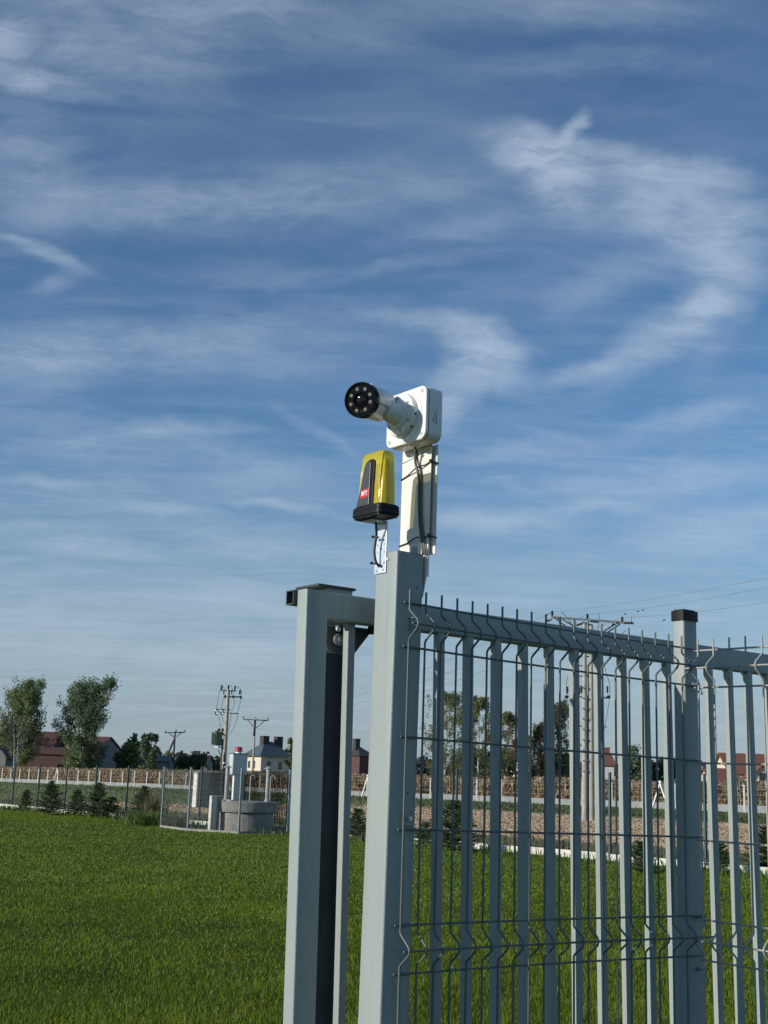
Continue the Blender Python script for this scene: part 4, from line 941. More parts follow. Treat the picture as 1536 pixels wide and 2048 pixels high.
# ------------------------------------------------------------------ buildings
def house(name, label, u0, u1, vbase, veave, vridge, Y, depth, wm, rm, rot=0., hip=False, over=.35, gable_side='x', chims=(), wins=(), cat='house', gable_mat=None, Ypar=0):
    a = at(u0, vbase, Y); b_ = at(u1, vbase, Y); Wd = b_[0]-a[0]; c = (a+b_)/2; c[1] += depth/2; z0 = gz(c[0])-.3; he = at((u0+u1)/2, veave, Y)[2]; hr = at((u0+u1)/2, vridge, Y)[2]
    c[2] = z0; t = thing(name, c, label, cat)
    ex = np.array([cos(rot), sin(rot), 0]); ey = np.array([-sin(rot), cos(rot), 0]); hx_, hy_ = Wd/2/(abs(cos(rot))+abs(sin(rot))*depth/Wd if rot else 1), depth/2
    P_ = lambda x, y, z: c+ex*x*hx_+ey*y*hy_+np.array([0, 0, z-z0])
    b = MB()
    if hip or gable_side == 'x':      # ridge along x; gables at the x ends
        pts = [P_(x, y, z) for z in (z0, he) for (x, y) in ((-1, -1), (1, -1), (1, 1), (-1, 1))]; b.add(pts, [(0, 1, 5, 4), (1, 2, 6, 5), (2, 3, 7, 6), (3, 0, 4, 7)])
        if not hip: b.add([P_(-1, -1, he), P_(-1, 1, he), P_(-1, 0, hr-.1), P_(1, -1, he), P_(1, 1, he), P_(1, 0, hr-.1)], [(0, 1, 2), (3, 4, 5)])
    else:
        pts = [P_(x, y, z) for z in (z0, he) for (x, y) in ((-1, -1), (1, -1), (1, 1), (-1, 1))]; b.add(pts, [(0, 1, 5, 4), (1, 2, 6, 5), (2, 3, 7, 6), (3, 0, 4, 7)])
        b.add([P_(-1, -1, he), P_(1, -1, he), P_(0, -1, hr-.1), P_(-1, 1, he), P_(1, 1, he), P_(0, 1, hr-.1)], [(0, 1, 2), (3, 4, 5)])
    b.build('wall', M[wm], t)
    ox, oy = 1+over/hx_, 1+over/hy_; ez = np.array([0, 0, .14]); zo = he-(hr-he)*over/(hy_ if (hip or gable_side == 'x') else hx_)
    r_ = MB()
    if hip:
        k_ = max(.06, (hx_-hy_*.9)/hx_); T = [P_(-ox, -oy, zo), P_(ox, -oy, zo), P_(ox, oy, zo), P_(-ox, oy, zo), P_(-k_, 0, hr), P_(k_, 0, hr)]; r_.add(T, [(0, 1, 5, 4), (1, 2, 5), (2, 3, 4, 5), (3, 0, 4), (3, 2, 1, 0)])
    elif gable_side == 'x':
        T = [P_(-ox, -oy, zo), P_(ox, -oy, zo), P_(ox, 0, hr), P_(-ox, 0, hr), P_(ox, oy, zo), P_(-ox, oy, zo)]; T += [q+ez for q in T]
        r_.add(T, [(0, 3, 2, 1), (3, 5, 4, 2), (6, 7, 8, 9), (9, 8, 10, 11), (0, 1, 7, 6), (5, 11, 10, 4), (0, 6, 9, 3), (3, 9, 11, 5), (1, 2, 8, 7), (2, 4, 10, 8)])
    else:
        T = [P_(-ox, -oy, zo), P_(-ox, oy, zo), P_(0, oy, hr), P_(0, -oy, hr), P_(ox, oy, zo), P_(ox, -oy, zo)]; T += [q+ez for q in T]
        r_.add(T, [(0, 3, 2, 1), (3, 5, 4, 2), (6, 7, 8, 9), (9, 8, 10, 11), (0, 1, 7, 6), (5, 11, 10, 4), (0, 6, 9, 3), (3, 9, 11, 5), (1, 2, 8, 7), (2, 4, 10, 8)])
    rf = r_.build('roof', M[rm], t)
    for (x, y, w_, h_, cm) in chims:
        q = P_(x, y, hr); b = MB(); b.box(q+np.array([0, 0, h_/2-.8]), ex*w_/2, ey*w_/2, np.array([0, 0, h_/2+.8])); b.box(q+np.array([0, 0, h_+.06]), ex*(w_/2+.08), ey*(w_/2+.08), np.array([0, 0, .06])); b.build('chimney', M[cm], rf)
    for (side, x, z, w_, h_) in wins:
        if side == 'f': q = c+ex*x*hx_-ey*(hy_+.03)+np.array([0, 0, z]); e1 = ex
        else: q = c-ex*(hx_+.03)+ey*x*hy_+np.array([0, 0, z]); e1 = ey
        e2 = np.cross(e1, (0, 0, 1.)); b = MB(); b.box(q, e1*(w_/2+.1), e2*.03, np.array([0, 0, h_/2+.1])); wf = b.build('window', M['wall_white'], t)
        b = MB(); sgn = -1 if side == 'f' else -1; outn = -ey if side == 'f' else -ex
        b.box(q+outn*.035, e1*w_/2, outn*.02, np.array([0, 0, h_/2])); b.build('pane', M['window'], wf)
    return t
house('long_barn', 'long barn with a red brown roof behind the leftmost tree', -60, 100, 1530, 1495, 1461, 232, 9, 'wall_brick', 'roof_red', cat='barn')
house('small_shed', 'low shed with a pale grey gable at the left edge behind the fence', -22, 10, 1533, 1512, 1492, 215, 7, 'wall_grey', 'roof_dark', gable_side='y', cat='shed')
house('farm_house', 'house with dark roof and white gable peak between the two left trees', 112, 180, 1530, 1498, 1474, 240, 9, 'wall_white', 'roof_dark', rot=.35)
house('brown_house', 'brown roofed house partly hidden behind the large dark tree', 160, 218, 1530, 1500, 1473, 236, 9, 'wall_grey', 'roof_red', rot=-.35)
house('low_outbuilding', 'low dark red outbuilding under the large left trees', 40, 190, 1531, 1508, 1496, 226, 6, 'wall_brick', 'roof_red', cat='outbuilding')
house('green_shed', 'low grey green shed in front of the bushes left of the leaning pole', 226, 252, 1531, 1518, 1511, 214, 6, 'wall_grey', 'roof_grey', gable_side='y', cat='shed')
house('grey_shed', 'low grey shed just right of the tall dark narrow tree', 300, 334, 1533, 1522, 1513, 214, 6, 'wall_grey', 'roof_grey', cat='shed')
house('dark_cottage', 'dark roofed cottage with a chimney behind the hedge', 366, 414, 1534, 1524, 1511, 235, 8, 'wall_grey', 'roof_dark', chims=((-.2, 0, 1.2, .8, 'roof_dark'),), gable_side='x', cat='cottage')
house('hipped_house', 'cream house with a grey hipped roof and two dark chimneys', 491, 573, 1541, 1506, 1482, 290, 6.5, 'wall_cream', 'roof_grey', rot=.65, hip=True, over=.9, chims=((-.30, 0, 1.6, 1.1, 'roof_dark'), (.68, 0, 1.6, 1.1, 'roof_dark')),
      wins=(('f', -.45, 4.6, 1.1, 1.1), ('f', .35, 4.2, .9, 1.8), ('f', -.35, 6.0, 1.8, .25), ('l', -.1, 4.3, 1.0, 1.7), ('l', .55, 4.3, .9, 1.6)))
house('brick_house', 'dark brick house with a black roof and chimney between the gate leaf and gate post', 690, 742, 1542, 1509, 1492, 205, 4.5, 'wall_brick', 'roof_dark', rot=.65, hip=True, chims=((-.4, 0, .9, 1.1, 'roof_dark'),), wins=(('f', -.2, 2.0, 1.0, 1.0), ('f', .5, 2.0, 1.0, 1.0)))
house('red_roof_house', 'house with a deep red roof and a pale chimney behind the birches', 1012, 1056, 1549, 1524, 1500, 200, 9, 'wall_cream', 'roof_red', rot=.3, chims=((.75, 0, 1.8, 1.8, 'roof_tile'),))
house('red_roof_house', 'small white house with bright red roof and chimney just right of the double pole', 1186, 1228, 1560, 1529, 1507, 210, 8, 'wall_white', 'roof_tile', chims=((.75, 0, .9, 1.0, 'roof_tile'),))
house('red_roof_house', 'large cream house with a terracotta roof at the right edge of the photo', 1462, 1560, 1572, 1546, 1508, 150, 8, 'wall_cream', 'roof_tile', wins=(('f', -.35, 1.6, 1.0, 1.0), ('f', .1, 1.6, 1.0, 1.0)))
house('porch_gable', 'cream gabled dormer wing with a red roof edge on the large right house', 1505, 1546, 1572, 1551, 1531, 147, 6, 'wall_cream', 'roof_tile', gable_side='y', wins=(('f', 0, 3.1, .8, .9),), cat='house wing')
house('low_annex', 'lower red roofed annex left of the large cream house', 1424, 1468, 1572, 1560, 1538, 148, 6, 'wall_cream', 'roof_tile', cat='annex')
house('dark_annex', 'low dark roofed building between the corner post and the red roofed annex', 1418, 1446, 1566, 1546, 1526, 170, 6, 'wall_grey', 'roof_dark', cat='annex')

# ------------------------------------------------------------------ power poles
def insul(b, p, h=.30, r=.055):
    b.lathe(p, (0, 0, 1), [(0, r*.5), (h*.15, r*.5), (h*.2, r), (h*.3, r*.6), (h*.4, r*1.1), (h*.5, r*.6), (h*.6, r*1.1), (h*.7, r*.6), (h*.8, r), (h, r*.5), (h, 0)], n=10)
def polebase(u, Y): q = at(u, 1600, Y); return np.array([q[0], q[1], gz(q[0])])
# double pole, right
Yp = 55.0
def at_(u, v, dY=0): return at(u, v, Yp+dY)
base = at(1176, 1642, Yp); base[2] = gz(base[0])
dp = thing('double_power_pole', base, 'double concrete power pole with a long steel crossarm behind the mesh fence', 'power pole')
# verticals: fix x,y from where the shaft meets the arm
ta = at_(1169, 1242); tb = at_(1182, 1247)
for q, lab_ in ((ta, 'pale sunlit shaft'), (tb, 'darker shaft')):
    b = MB(); b.lathe((q[0], q[1], gz(q[0])-.2), (0, 0, 1), [(0, .135), (q[2]-gz(q[0])+.1, .085), (q[2]-gz(q[0])+.1, 0)], n=16); tag(b.build('shaft', M['poleconc'], dp), lab_)
b = MB(); l, r_ = at_(1104, 1234.5), at_(1266, 1246.5); b.box((l+r_)/2, (r_-l)/2, D*.05, np.array([0, 0, .05])); b.build('crossarm', M['zincdark'], dp)
def bar_(p0_, p1_, r_, name, mt, par): b_ = MB(); b_.cyl(p0_, p1_, r_, n=6); return b_.build(name, mt, par)
for (u0, v0, u1, v1) in ((1112, 1238, 1160, 1275), (1240, 1248, 1192, 1280), (1124, 1238, 1164, 1262), (1232, 1247, 1196, 1270)): bar_(at_(u0, v0), at_(u1, v1), .035, 'arm_brace', M['black_iron'], dp)
for v in (1312, 1331, 1265, 1352, 1372, 1452, 1490): bar_(at_(1157, v), at_(1192, v+2.4), .03, 'steel_bracket', M['black_iron'], dp)
for (u0, v0, u1, v1, r_) in ((1146, 1393, 1220, 1396, .035), (1132, 1392, 1145, 1392.6, .03), (1193, 1453, 1214, 1454, .02), (1193, 1490, 1208, 1490, .03)): bar_(at_(u0, v0), at_(u1, v1), r_, 'steel_bracket', M['black_iron'], dp)
for (u, v) in ((1104.5, 1233), (1175, 1239), (1244.5, 1245)):
    b = MB(); insul(b, at_(u, v), .26, .06); b.build('insulator', M['porcelain'], dp)
for (u, v, u1, v1) in ((1092, 1243, 1104, 1238), (1108, 1235, 1120, 1237), (1152, 1251, 1170, 1245), (1178, 1242, 1197, 1244), (1168, 1246, 1186, 1252), (1224, 1250, 1238, 1244), (1246, 1246, 1266, 1246)):
    b = MB(); p0_, p1_ = at_(u, v), at_(u1, v1); d_ = p1_-p0_; l_ = np.linalg.norm(d_); b.lathe(p0_, d_, [(0, .02), (l_*.15, .065), (l_*.35, .035), (l_*.5, .065), (l_*.65, .035), (l_*.85, .065), (l_, .02)], n=10); b.build('strain_insulator', M['porcelain'], dp)
for (u, v) in ((1135, 1388), (1159, 1390), (1163, 1387), (1215, 1387)):
    b = MB(); insul(b, at_(u, v), .33, .05); b.build('cable_sleeve', M['porcelain'], dp)
for (u, v) in ((1133, 1394), (1170, 1393), (1217, 1394)):
    b = MB(); q = at_(u, v); b.lathe(q-np.array([0, 0, .07]), (0, 0, 1), [(0, .02), (.02, .08), (.10, .09), (.14, .05), (.14, 0)], n=12); b.build('surge_arrester', M['porcelain'], dp)
b = MB()
for pts_ in (((1205, 1318), (1212, 1345), (1220, 1368), (1220, 1390), (1214, 1430), (1208, 1462)), ((1135, 1352), (1132, 1375), (1133, 1395), (1133, 1425), (1138, 1460)), ((1104, 1224), (1100, 1226), (1094, 1230), (1092, 1242)), ((1196, 1225), (1199, 1236), (1196, 1262)), ((1262, 1233), (1263, 1245)), ((1122, 1222), (1135, 1236), (1148, 1256)), ((1252, 1260), (1244, 1268)), ((1152, 1236), (1150, 1256))):
    b = MB(); b.tube(chaikin([tuple(at_(u, v)) for u, v in pts_], 1) if len(pts_) > 2 else [at_(u, v) for u, v in pts_], .012, n=4); b.build('jumper_wire', M['black_iron'], dp)
b = MB(); q = at_(1176, 1400)
for k in range(9): b = MB(); b.box(np.array([ta[0]-.01, ta[1]-.12, 2.2+k*.45]), (.10, 0, 0), (0, .05, 0), (0, 0, .03)); b.build('step_band', M['zincdark'], dp)
# transformer pole, left
Yp = 101.0
base = polebase(447, Yp); base = at(456.8, 1380, Yp); bz = gz(base[0])
tp = thing('transformer_pole', (base[0], base[1], bz), 'concrete pole carrying a green transformer and several small crossarms', 'power pole')
q = np.array([base[0], base[1], bz]); b = MB(); b.lathe(q, (0, 0, 1), [(-.2, .21), (base[2]-bz, .13), (base[2]-bz, 0)], n=16); b.build('shaft', M['poleconc'], tp)
for (u0, v0, u1, v1, r_, nm) in ((441, 1380.5, 471.5, 1382, .05, 'crossarm'), (448, 1393, 484, 1394, .06, 'crossarm'), (434, 1418.5, 461, 1419.5, .045, 'crossarm'), (459, 1426.5, 477, 1427, .04, 'crossarm'), (443, 1425, 458, 1425.9, .04, 'crossarm'),
        (447, 1382, 447, 1389, .04, 'steel_bracket'), (463, 1382, 463, 1389, .04, 'steel_bracket'), (424, 1466.5, 436, 1462, .06, 'steel_bracket'), (436, 1462, 452, 1472, .07, 'steel_bracket'), (436, 1499, 447, 1522, .04, 'steel_bracket')): bar_(at_(u0, v0), at_(u1, v1), r_, nm, M['black_iron'], tp)
for (u, v) in ((443, 1380), (456.8, 1380), (469.8, 1381.5), (479.5, 1390)):
    b = MB(); insul(b, at_(u, v), .40, .085); b.build('insulator', M['porcelain'], tp)
for (u, v) in ((450, 1393), (466, 1393.5), (481, 1394.5)):
    b = MB(); b.lathe(at_(u-2, v), at_(u+2, v)-at_(u-2, v), [(0, .02), (.04, .12), (.16, .12), (.2, .02)], n=12); b.build('switch_disc', M['porcelain'], tp)
for u in (434, 444.5):
    b = MB(); pts_ = [at_(u+a_*3.0-.5, 1424+c_*6) for a_, c_ in [(cos(k*pi/6), sin(k*pi/6)) for k in range(13)]]; b.tube(pts_, .045, n=6); b.build('fuse_holder', M['porcelain'], tp)
# transformer tank
tk = at_(434.5, 1478.5); hh = (at_(434, 1466)[2]-at_(434, 1491)[2])/2
b = MB(); b.box(tk, N*.30, D*.28, np.array([0, 0, hh]))
for k in range(6): b.box(tk-D*.33+N*(-.25+.1*k), N*.012, D*.06, np.array([0, 0, hh*.86]))
for k in range(6): b.box(tk-N*.35+D*(-.2+.08*k), D*.012, N*.06, np.array([0, 0, hh*.86]))
tr_ = b.build('transformer_tank', M['trafo'], tp, bevel=.02)
b = MB(); b.box(tk+np.array([0, 0, hh+.03]), N*.37, D*.33, np.array([0, 0, .03])); b.build('tank_lid', M['trafo'], tr_)
for u in (437.5, 444.5):
    b = MB(); b.lathe(at_(u, 1466.5), (0, 0, 1), [(0, .07), (.1, .07), (.13, .04), (.17, .06), (.2, .10), (.27, .13), (.35, .11), (.4, .04), (.4, 0)], n=14); b.build('bushing', M['porcelain'], tr_)
b = MB(); b.box(tk+np.array([.12, 0, -hh-.10]), N*.28, D*.20, np.array([0, 0, .06])); b.build('tank_shelf', M['wall_white'], tp)
b = MB(); b.cyl(at_(446, 1478), (at_(446, 1478)[0]-.0, Yp, bz), .10, n=10); b.cyl(at_(451.5, 1470), (at_(451.5, 1470)[0], Yp-.2, bz), .12, n=10); b.build('cable_duct', M['black_iron'], tp)
b = MB(); b.box(at_(449, 1526), N*.30, D*.2, np.array([0, 0, .04])); b.build('duct_clamp', M['white'], tp)
b = MB()
for pts_ in (((443, 1372), (438, 1385), (433, 1417)), ((448, 1392), (445, 1405), (443.5, 1417)), ((436, 1432), (440, 1440), (441, 1455)), ((468, 1395), (469, 1410), (463, 1422), (461, 1440), (457, 1462)), ((470, 1373), (478, 1374), (483, 1382), (483, 1394), (480, 1408), (476, 1420), (475, 1435), (470, 1452), (458, 1470)), ((444, 1433), (450, 1450), (454, 1470)), ((446, 1372), (449, 1378), (450, 1392)), ((458, 1371), (464, 1372), (467, 1390))):
    b = MB(); b.tube(chaikin([tuple(at_(u, v)) for u, v in pts_], 1), .018, n=4); b.build('jumper_wire', M['black_iron'], tp)
# pole with T arm
Yp = 184.0
q = at_(511, 1435.5); bz = gz(q[0]); t2 = thing('power_pole', (q[0], q[1], bz), 'slim power pole with braced T shaped crossarm in front of the hipped roof house', 'power pole', 'slim T arm power poles')
b = MB(); b.lathe((q[0], q[1], bz), (0, 0, 1), [(-.2, .19), (q[2]-bz, .12), (q[2]-bz, 0)], n=10); b.build('shaft', M['poleconc'], t2)
b = MB(); b.cyl(at_(487, 1438.5), at_(536, 1441), .085, n=6); b.cyl(at_(494, 1439), at_(509, 1455), .06, n=6); b.cyl(at_(530, 1441), at_(512, 1456), .06, n=6); b.cyl(at_(510.2, 1440), at_(508.4, 1472), .18, n=6); b.build('crossarm', M['black_iron'], t2)
for u, v in ((487, 1438), (511, 1439), (536, 1441)):
    b = MB(); insul(b, at_(u, v), .38, .10); b.build('insulator', M['porcelain'], t2)
# A frame pole
Yp = 235.0
q = at_(350.5, 1463); bz = gz(q[0]); t3 = thing('power_pole', (q[0], q[1], bz), 'propped power pole with slanting strut left of the transformer pole', 'power pole')
b = MB(); b.lathe((q[0], q[1], bz), (0, 0, 1), [(-.2, .24), (q[2]-bz, .15), (q[2]-bz, 0)], n=10); b.build('shaft', M['black_iron'], t3)
b = MB(); e = at_(324, 1534); b.cyl(at_(350, 1476), e, .17, .2, n=8); b.build('slanting_strut', M['black_iron'], t3)
b = MB(); b.cyl(at_(329, 1465.5), at_(370, 1464.5), .11, n=6); b.cyl(at_(337, 1466), at_(348, 1474), .08, n=6); b.cyl(at_(363, 1465), at_(353, 1474), .08, n=6); b.build('crossarm', M['black_iron'], t3)
for u, v in ((331, 1466), (352, 1464), (370, 1464)):
    b = MB(); insul(b, at_(u, v), .42, .12); b.build('insulator', M['porcelain'], t3)

# overhead wires
Yp = 55.0
nrt = [at_(1104.5, 1224), at_(1175, 1229), at_(1244.5, 1235)]
far_ = [at(1800, 1094, 38), at(1800, 1112, 38), at(1800, 1151, 38)]
lft = [at(487, 1434, 184), at(511, 1436, 184), at(536, 1437, 184)]
M['line'] = mat('power_line', (.22, .24, .26), rough=.5, vary=.1)
names = ('left', 'middle', 'right')
for i in range(3):
    for (a, c, sag, rad, lb, ft) in ((nrt[i], far_[i], .25, .0075, 'overhead wire running up to the right from the %s insulator of the double pole', 0), (nrt[i], lft[i], 1.6, .012, 'overhead wire sagging left from the %s insulator of the double pole', 0)):
        b = MB(); b.tube([a*(1-f_)+c*f_-np.array([0, 0, sag*4*f_*(1-f_)]) for f_ in [k/16 for k in range(17)]], rad, n=4)
        tag(b.build('overhead_wire', M['line']), lb % names[i], 'wire', 'overhead wires of the double pole')
# birds
for k, (u, v, lb, fly) in enumerate(((1250, 1228, 'leftmost small dark bird by the overhead wires', 0), (1276, 1222.5, 'small dark bird second from the left by the overhead wires', 0), (1286, 1220.5, 'small dark bird third from the left by the overhead wires', 0), (1328, 1240.5, 'small dark bird lowest and rightmost near the capped post', 1))):
    p = at(u, v, 51); b = MB(); dx = .055; K = .6
    b.lathe(p-np.array([dx, 0, .02]), (1, 0, .35), [(h_*K, r_*K) for h_, r_ in ((0, .005), (.03, .03), (.08, .045), (.13, .035), (.16, .025), (.19, .025), (.21, .008))], n=10)
    if fly: b.add([p, p+np.array([.05, .02, 0]), p+np.array([.03, .14, .05]), p+np.array([0, -.02, 0]), p+np.array([.05, -.02, 0]), p+np.array([.03, -.14, .06])], [(0, 1, 2), (3, 4, 5)])
    b.add([p+np.array([-.045, -.01, -.012]), p+np.array([-.045, .01, -.012]), p+np.array([-.10, .01, -.03]), p+np.array([-.10, -.01, -.03])], [(0, 1, 2, 3)])
    tag(b.build('bird', M['bird'], None, fix=False), lb, 'bird', 'small birds near the overhead wires')

# ------------------------------------------------------------------ sun, sky, camera
TH, EL = radians(12), radians(17.5)
sh_ = -(D*cos(TH))-N*sin(TH); sun = np.array([sh_[0]*cos(EL), sh_[1]*cos(EL), sin(EL)])
ld = bpy.data.lights.new('sun', 'SUN'); ld.energy = 4.2; ld.angle = radians(.53); ld.color = (1, .94, .84)
lo_ = bpy.data.objects.new('sun', ld); col.objects.link(lo_); lo_.rotation_euler = Vector(sun).to_track_quat('Z', 'Y').to_euler()

wd = bpy.data.worlds.new('World'); scn.world = wd; wd.use_nodes = True; nt = wd.node_tree; ln = nt.links.new; NN = nt.nodes.new
bg = nt.nodes['Background']; bg.inputs['Strength'].default_value = .1
sky = NN('ShaderNodeTexSky'); sky.sky_type = 'NISHITA'; sky.sun_disc = False; sky.sun_elevation = EL; sky.sun_rotation = atan2(sun[0], sun[1]); sky.altitude = 100; sky.air_density = 1.0; sky.dust_density = .1; sky.ozone_density = 3.5
tc = NN('ShaderNodeTexCoord')
def M_(op, a, b_=None, c_=None, clamp=False):
    n = NN('ShaderNodeMath'); n.operation = op; n.use_clamp = clamp
    for i, q in enumerate((a, b_, c_)):
        if q is None: continue
        if isinstance(q, (int, float)): n.inputs[i].default_value = q
        else: ln(q, n.inputs[i])
    return n.outputs[0]
sp = NN('ShaderNodeSeparateXYZ'); ln(tc.outputs['Generated'], sp.inputs[0])
yy = M_('MAXIMUM', sp.outputs[1], .04); uu = M_('DIVIDE', sp.outputs[0], yy); vv = M_('DIVIDE', sp.outputs[2], yy)
cmb = NN('ShaderNodeCombineXYZ'); ln(uu, cmb.inputs[0]); ln(vv, cmb.inputs[1]); UV = cmb.outputs[0]
# cloud sheet coordinates (flat layer overhead, so streaks foreshorten to the horizon)
zz_ = M_('MAXIMUM', M_('ADD', sp.outputs[2], .08), .03)
cs = NN('ShaderNodeCombineXYZ'); ln(M_('DIVIDE', sp.outputs[0], zz_), cs.inputs[0]); ln(M_('DIVIDE', sp.outputs[1], zz_), cs.inputs[1]); CS = cs.outputs[0]
def noise(vec, scale, det=8, ro=.6, dist=0., rot=0., sc=(1, 1, 1), loc=(0, 0, 0)):
    mp = NN('ShaderNodeMapping'); mp.inputs['Rotation'].default_value = (0, 0, rot); mp.inputs['Scale'].default_value = sc; mp.inputs['Location'].default_value = loc; ln(vec, mp.inputs[0])
    n = NN('ShaderNodeTexNoise'); n.inputs['Scale'].default_value = scale; n.inputs['Detail'].default_value = det; n.inputs['Roughness'].default_value = ro; n.inputs['Distortion'].default_value = dist; ln(mp.outputs[0], n.inputs['Vector']); return n
def srange(v, a, b_, c_=0., d_=1.):
    n = NN('ShaderNodeMapRange'); n.interpolation_type = 'SMOOTHSTEP'; n.inputs[1].default_value = a; n.inputs[2].default_value = b_; n.inputs[3].default_value = c_; n.inputs[4].default_value = d_; ln(v, n.inputs[0]); return n.outputs[0]
# warp for wisps
wn = noise(UV, 9, 6, .6); wn2 = noise(UV, 34, 5, .6)
def vadd(a, b_): n = NN('ShaderNodeVectorMath'); n.operation = 'ADD'; ln(a, n.inputs[0]); ln(b_, n.inputs[1]); return n.outputs[0]
def vscale(a, k_):
    s1 = NN('ShaderNodeVectorMath'); s1.operation = 'SUBTRACT'; ln(a, s1.inputs[0]); s1.inputs[1].default_value = (.5, .5, .5)
    n = NN('ShaderNodeVectorMath'); n.operation = 'SCALE'; ln(s1.outputs[0], n.inputs[0]); n.inputs['Scale'].default_value = k_; return n.outputs[0]
UVw = vadd(vadd(UV, vscale(wn.outputs['Color'], .036)), vscale(wn2.outputs['Color'], .014))
def px2uv(u, v): r_ = ray(u, v); return r_[0]/r_[1], r_[2]/r_[1]
def blob(u, v, ru, rv, ang, s_, soft=0.):
    c = px2uv(u, v); mp = NN('ShaderNodeMapping'); mp.vector_type = 'TEXTURE'
    mp.inputs['Location'].default_value = (c[0], c[1], 0); mp.inputs['Rotation'].default_value = (0, 0, radians(-ang)); mp.inputs['Scale'].default_value = (ru/F, rv/F, 1); ln(UVw, mp.inputs[0])
    l_ = NN('ShaderNodeVectorMath'); l_.operation = 'LENGTH'; ln(mp.outputs[0], l_.inputs[0]); return srange(l_.outputs['Value'], soft, 1.0, s_, 0.)
# (centre px, radii px, angle clockwise, strength)
wisps = [(1075, 305, 170, 80, 16, .98, .15), (1150, 255, 75, 26, -52, .55), (1120, 380, 130, 95, 42, .55, .1), (1290, 322, 320, 55, 7, .62), (1400, 440, 300, 180, 15, .50), (1300, 400, 360, 130, 5, .30),
         (1430, 580, 110, 250, 18, .50), (1330, 660, 260, 70, -42, .62), (1190, 735, 210, 36, -12, .36), (1210, 560, 220, 70, -25, .28),
         (965, 700, 140, 95, 28, .95), (905, 780, 135, 66, -62, .75), (1020, 690, 100, 36, 8, .30), (850, 650, 190, 36, 5, .32),
         (60, 165, 240, 50, 10, .66), (0, 80, 90, 90, 40, .5), (60, 330, 230, 170, 60, .30), (90, 505, 160, 32, 25, .48), (105, 572, 80, 30, -15, .38), (40, 474, 80, 14, 12, .4),
         (330, 400, 520, 120, -3, .36), (700, 380, 460, 120, -8, .28), (330, 690, 600, 100, -2, .34), (40, 720, 240, 110, 0, .36), (620, 640, 340, 60, -8, .20), (950, 450, 300, 60, -15, .22), (850, 530, 260, 30, -12, .22),
         (300, 1010, 240, 30, 5, .42), (520, 1085, 250, 60, 6, .46), (470, 920, 340, 80, 18, .26), (150, 870, 300, 90, 10, .30), (980, 1040, 260, 44, 0, .50), (1300, 960, 340, 70, -3, .42), (1440, 1060, 280, 90, -6, .34), (1050, 900, 190, 38, -10, .34), (1400, 830, 320, 44, -18, .32),
         (200, 1290, 600, 90, 4, .34), (420, 1200, 440, 70, 8, .28), (900, 1200, 400, 70, -6, .20), (100, 1080, 300, 60, 4, .26), (350, 20, 750, 170, 3, .38), (1150, 10, 600, 90, 0, .26), (200, 120, 420, 130, 5, .28), (120, 960, 260, 26, 4, .30), (640, 870, 160, 24, 35, .26), (330, 860, 260, 34, -4, .26), (560, 1010, 150, 20, 8, .34), (230, 1110, 260, 24, 3, .28), (480, 1310, 240, 40, -2, .26), (1000, 960, 200, 24, 6, .24), (1180, 1010, 220, 24, -6, .28), (1100, 860, 160, 20, 12, .18), (120, 1230, 320, 60, 2, .24), (1250, 120, 420, 60, -6, .14), (560, 560, 200, 24, -10, .14)]
acc = None
for w_ in wisps:
    q = blob(*w_); acc = q if acc is None else M_('ADD', acc, q)
st1 = noise(UVw, 7, 10, .66, .3, rot=radians(14), sc=(1, 4.2, 1)); st2 = noise(UVw, 12, 10, .68, .4, rot=radians(-22), sc=(1, 3.2, 1))
tex = M_('ADD', M_('MULTIPLY', srange(st1.outputs['Fac'], .34, .68), .75), M_('MULTIPLY', srange(st2.outputs['Fac'], .36, .68), .55))
accT = M_('MULTIPLY', acc, M_('ADD', M_('MULTIPLY', tex, 1.0), .26))
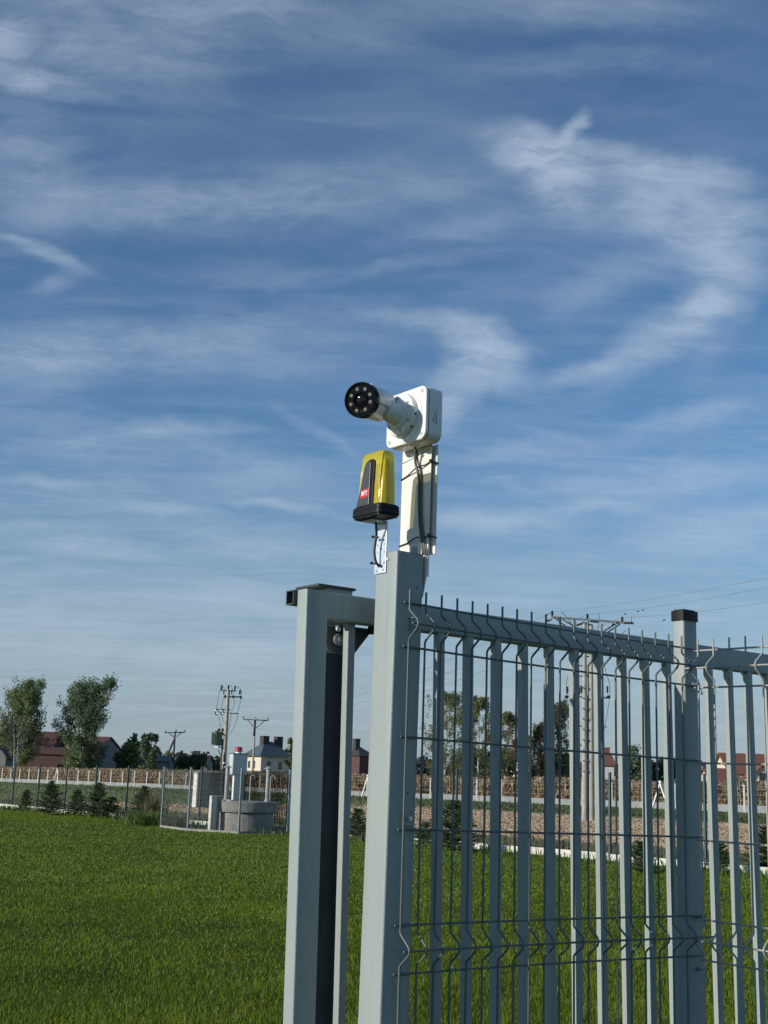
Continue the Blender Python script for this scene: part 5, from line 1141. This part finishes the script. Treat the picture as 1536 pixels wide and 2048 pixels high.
# general thin veil from the cloud sheet
g1 = noise(CS, 1.1, 9, .62, .5, rot=.5, sc=(1, 2.2, 1)); g2 = noise(CS, 3.2, 9, .62, .6, rot=-.25, sc=(1, 2.6, 1), loc=(3, 1, 0))
veil = M_('ADD', M_('ADD', M_('MULTIPLY', srange(g1.outputs['Fac'], .40, .72), .20), M_('MULTIPLY', srange(g2.outputs['Fac'], .40, .74), .20)), .0)
low = srange(vv, .02, .42, 1.25, .55)
veil = M_('MULTIPLY', veil, low)
mask = M_('ADD', M_('MULTIPLY', accT, .98), veil)
mask = M_('MULTIPLY', mask, srange(sp.outputs[2], -.01, .06))
mask = M_('MULTIPLY', M_('SUBTRACT', 1.0, M_('EXPONENT', M_('MULTIPLY', mask, -1.12))), .93)
hz = srange(vv, -.02, .30, .88, 0.)
grade = NN('ShaderNodeMix'); grade.data_type = 'RGBA'; grade.blend_type = 'MULTIPLY'; grade.inputs[0].default_value = 1.; grade.inputs[7].default_value = (.86, 1.05, 1.14, 1); ln(sky.outputs[0], grade.inputs[6])
SKYGRADE = grade
mh = NN('ShaderNodeMix'); mh.data_type = 'RGBA'; ln(hz, mh.inputs[0]); ln(grade.outputs[2], mh.inputs[6]); mh.inputs[7].default_value = (3.1, 3.75, 4.35, 1)
mc = NN('ShaderNodeMix'); mc.data_type = 'RGBA'; ln(mask, mc.inputs[0]); ln(mh.outputs[2], mc.inputs[6]); mc.inputs[7].default_value = (5.0, 6.0, 7.3, 1)
ln(mc.outputs[2], bg.inputs['Color'])

cd = bpy.data.cameras.new('camera'); cam = bpy.data.objects.new('camera', cd); col.objects.link(cam); scn.camera = cam
cd.sensor_fit = 'VERTICAL'; cd.sensor_height = 36; cd.lens = F/2048*36; cd.clip_start = .05; cd.clip_end = 20000
R3 = Matrix(((r2[0], u2[0], -fw[0]), (r2[1], u2[1], -fw[1]), (r2[2], u2[2], -fw[2]))).to_4x4(); R3.translation = Vector((0, 0, EYE)); cam.matrix_world = R3
scn.view_settings.view_transform = 'Standard'; scn.view_settings.look = 'None'; scn.view_settings.exposure = 0; scn.view_settings.gamma = 1
scn.render.engine = 'CYCLES'; scn.cycles.max_bounces = 6; scn.cycles.diffuse_bounces = 3; scn.cycles.transmission_bounces = 6; scn.cycles.transparent_max_bounces = 8
scn.cycles.use_denoising = True
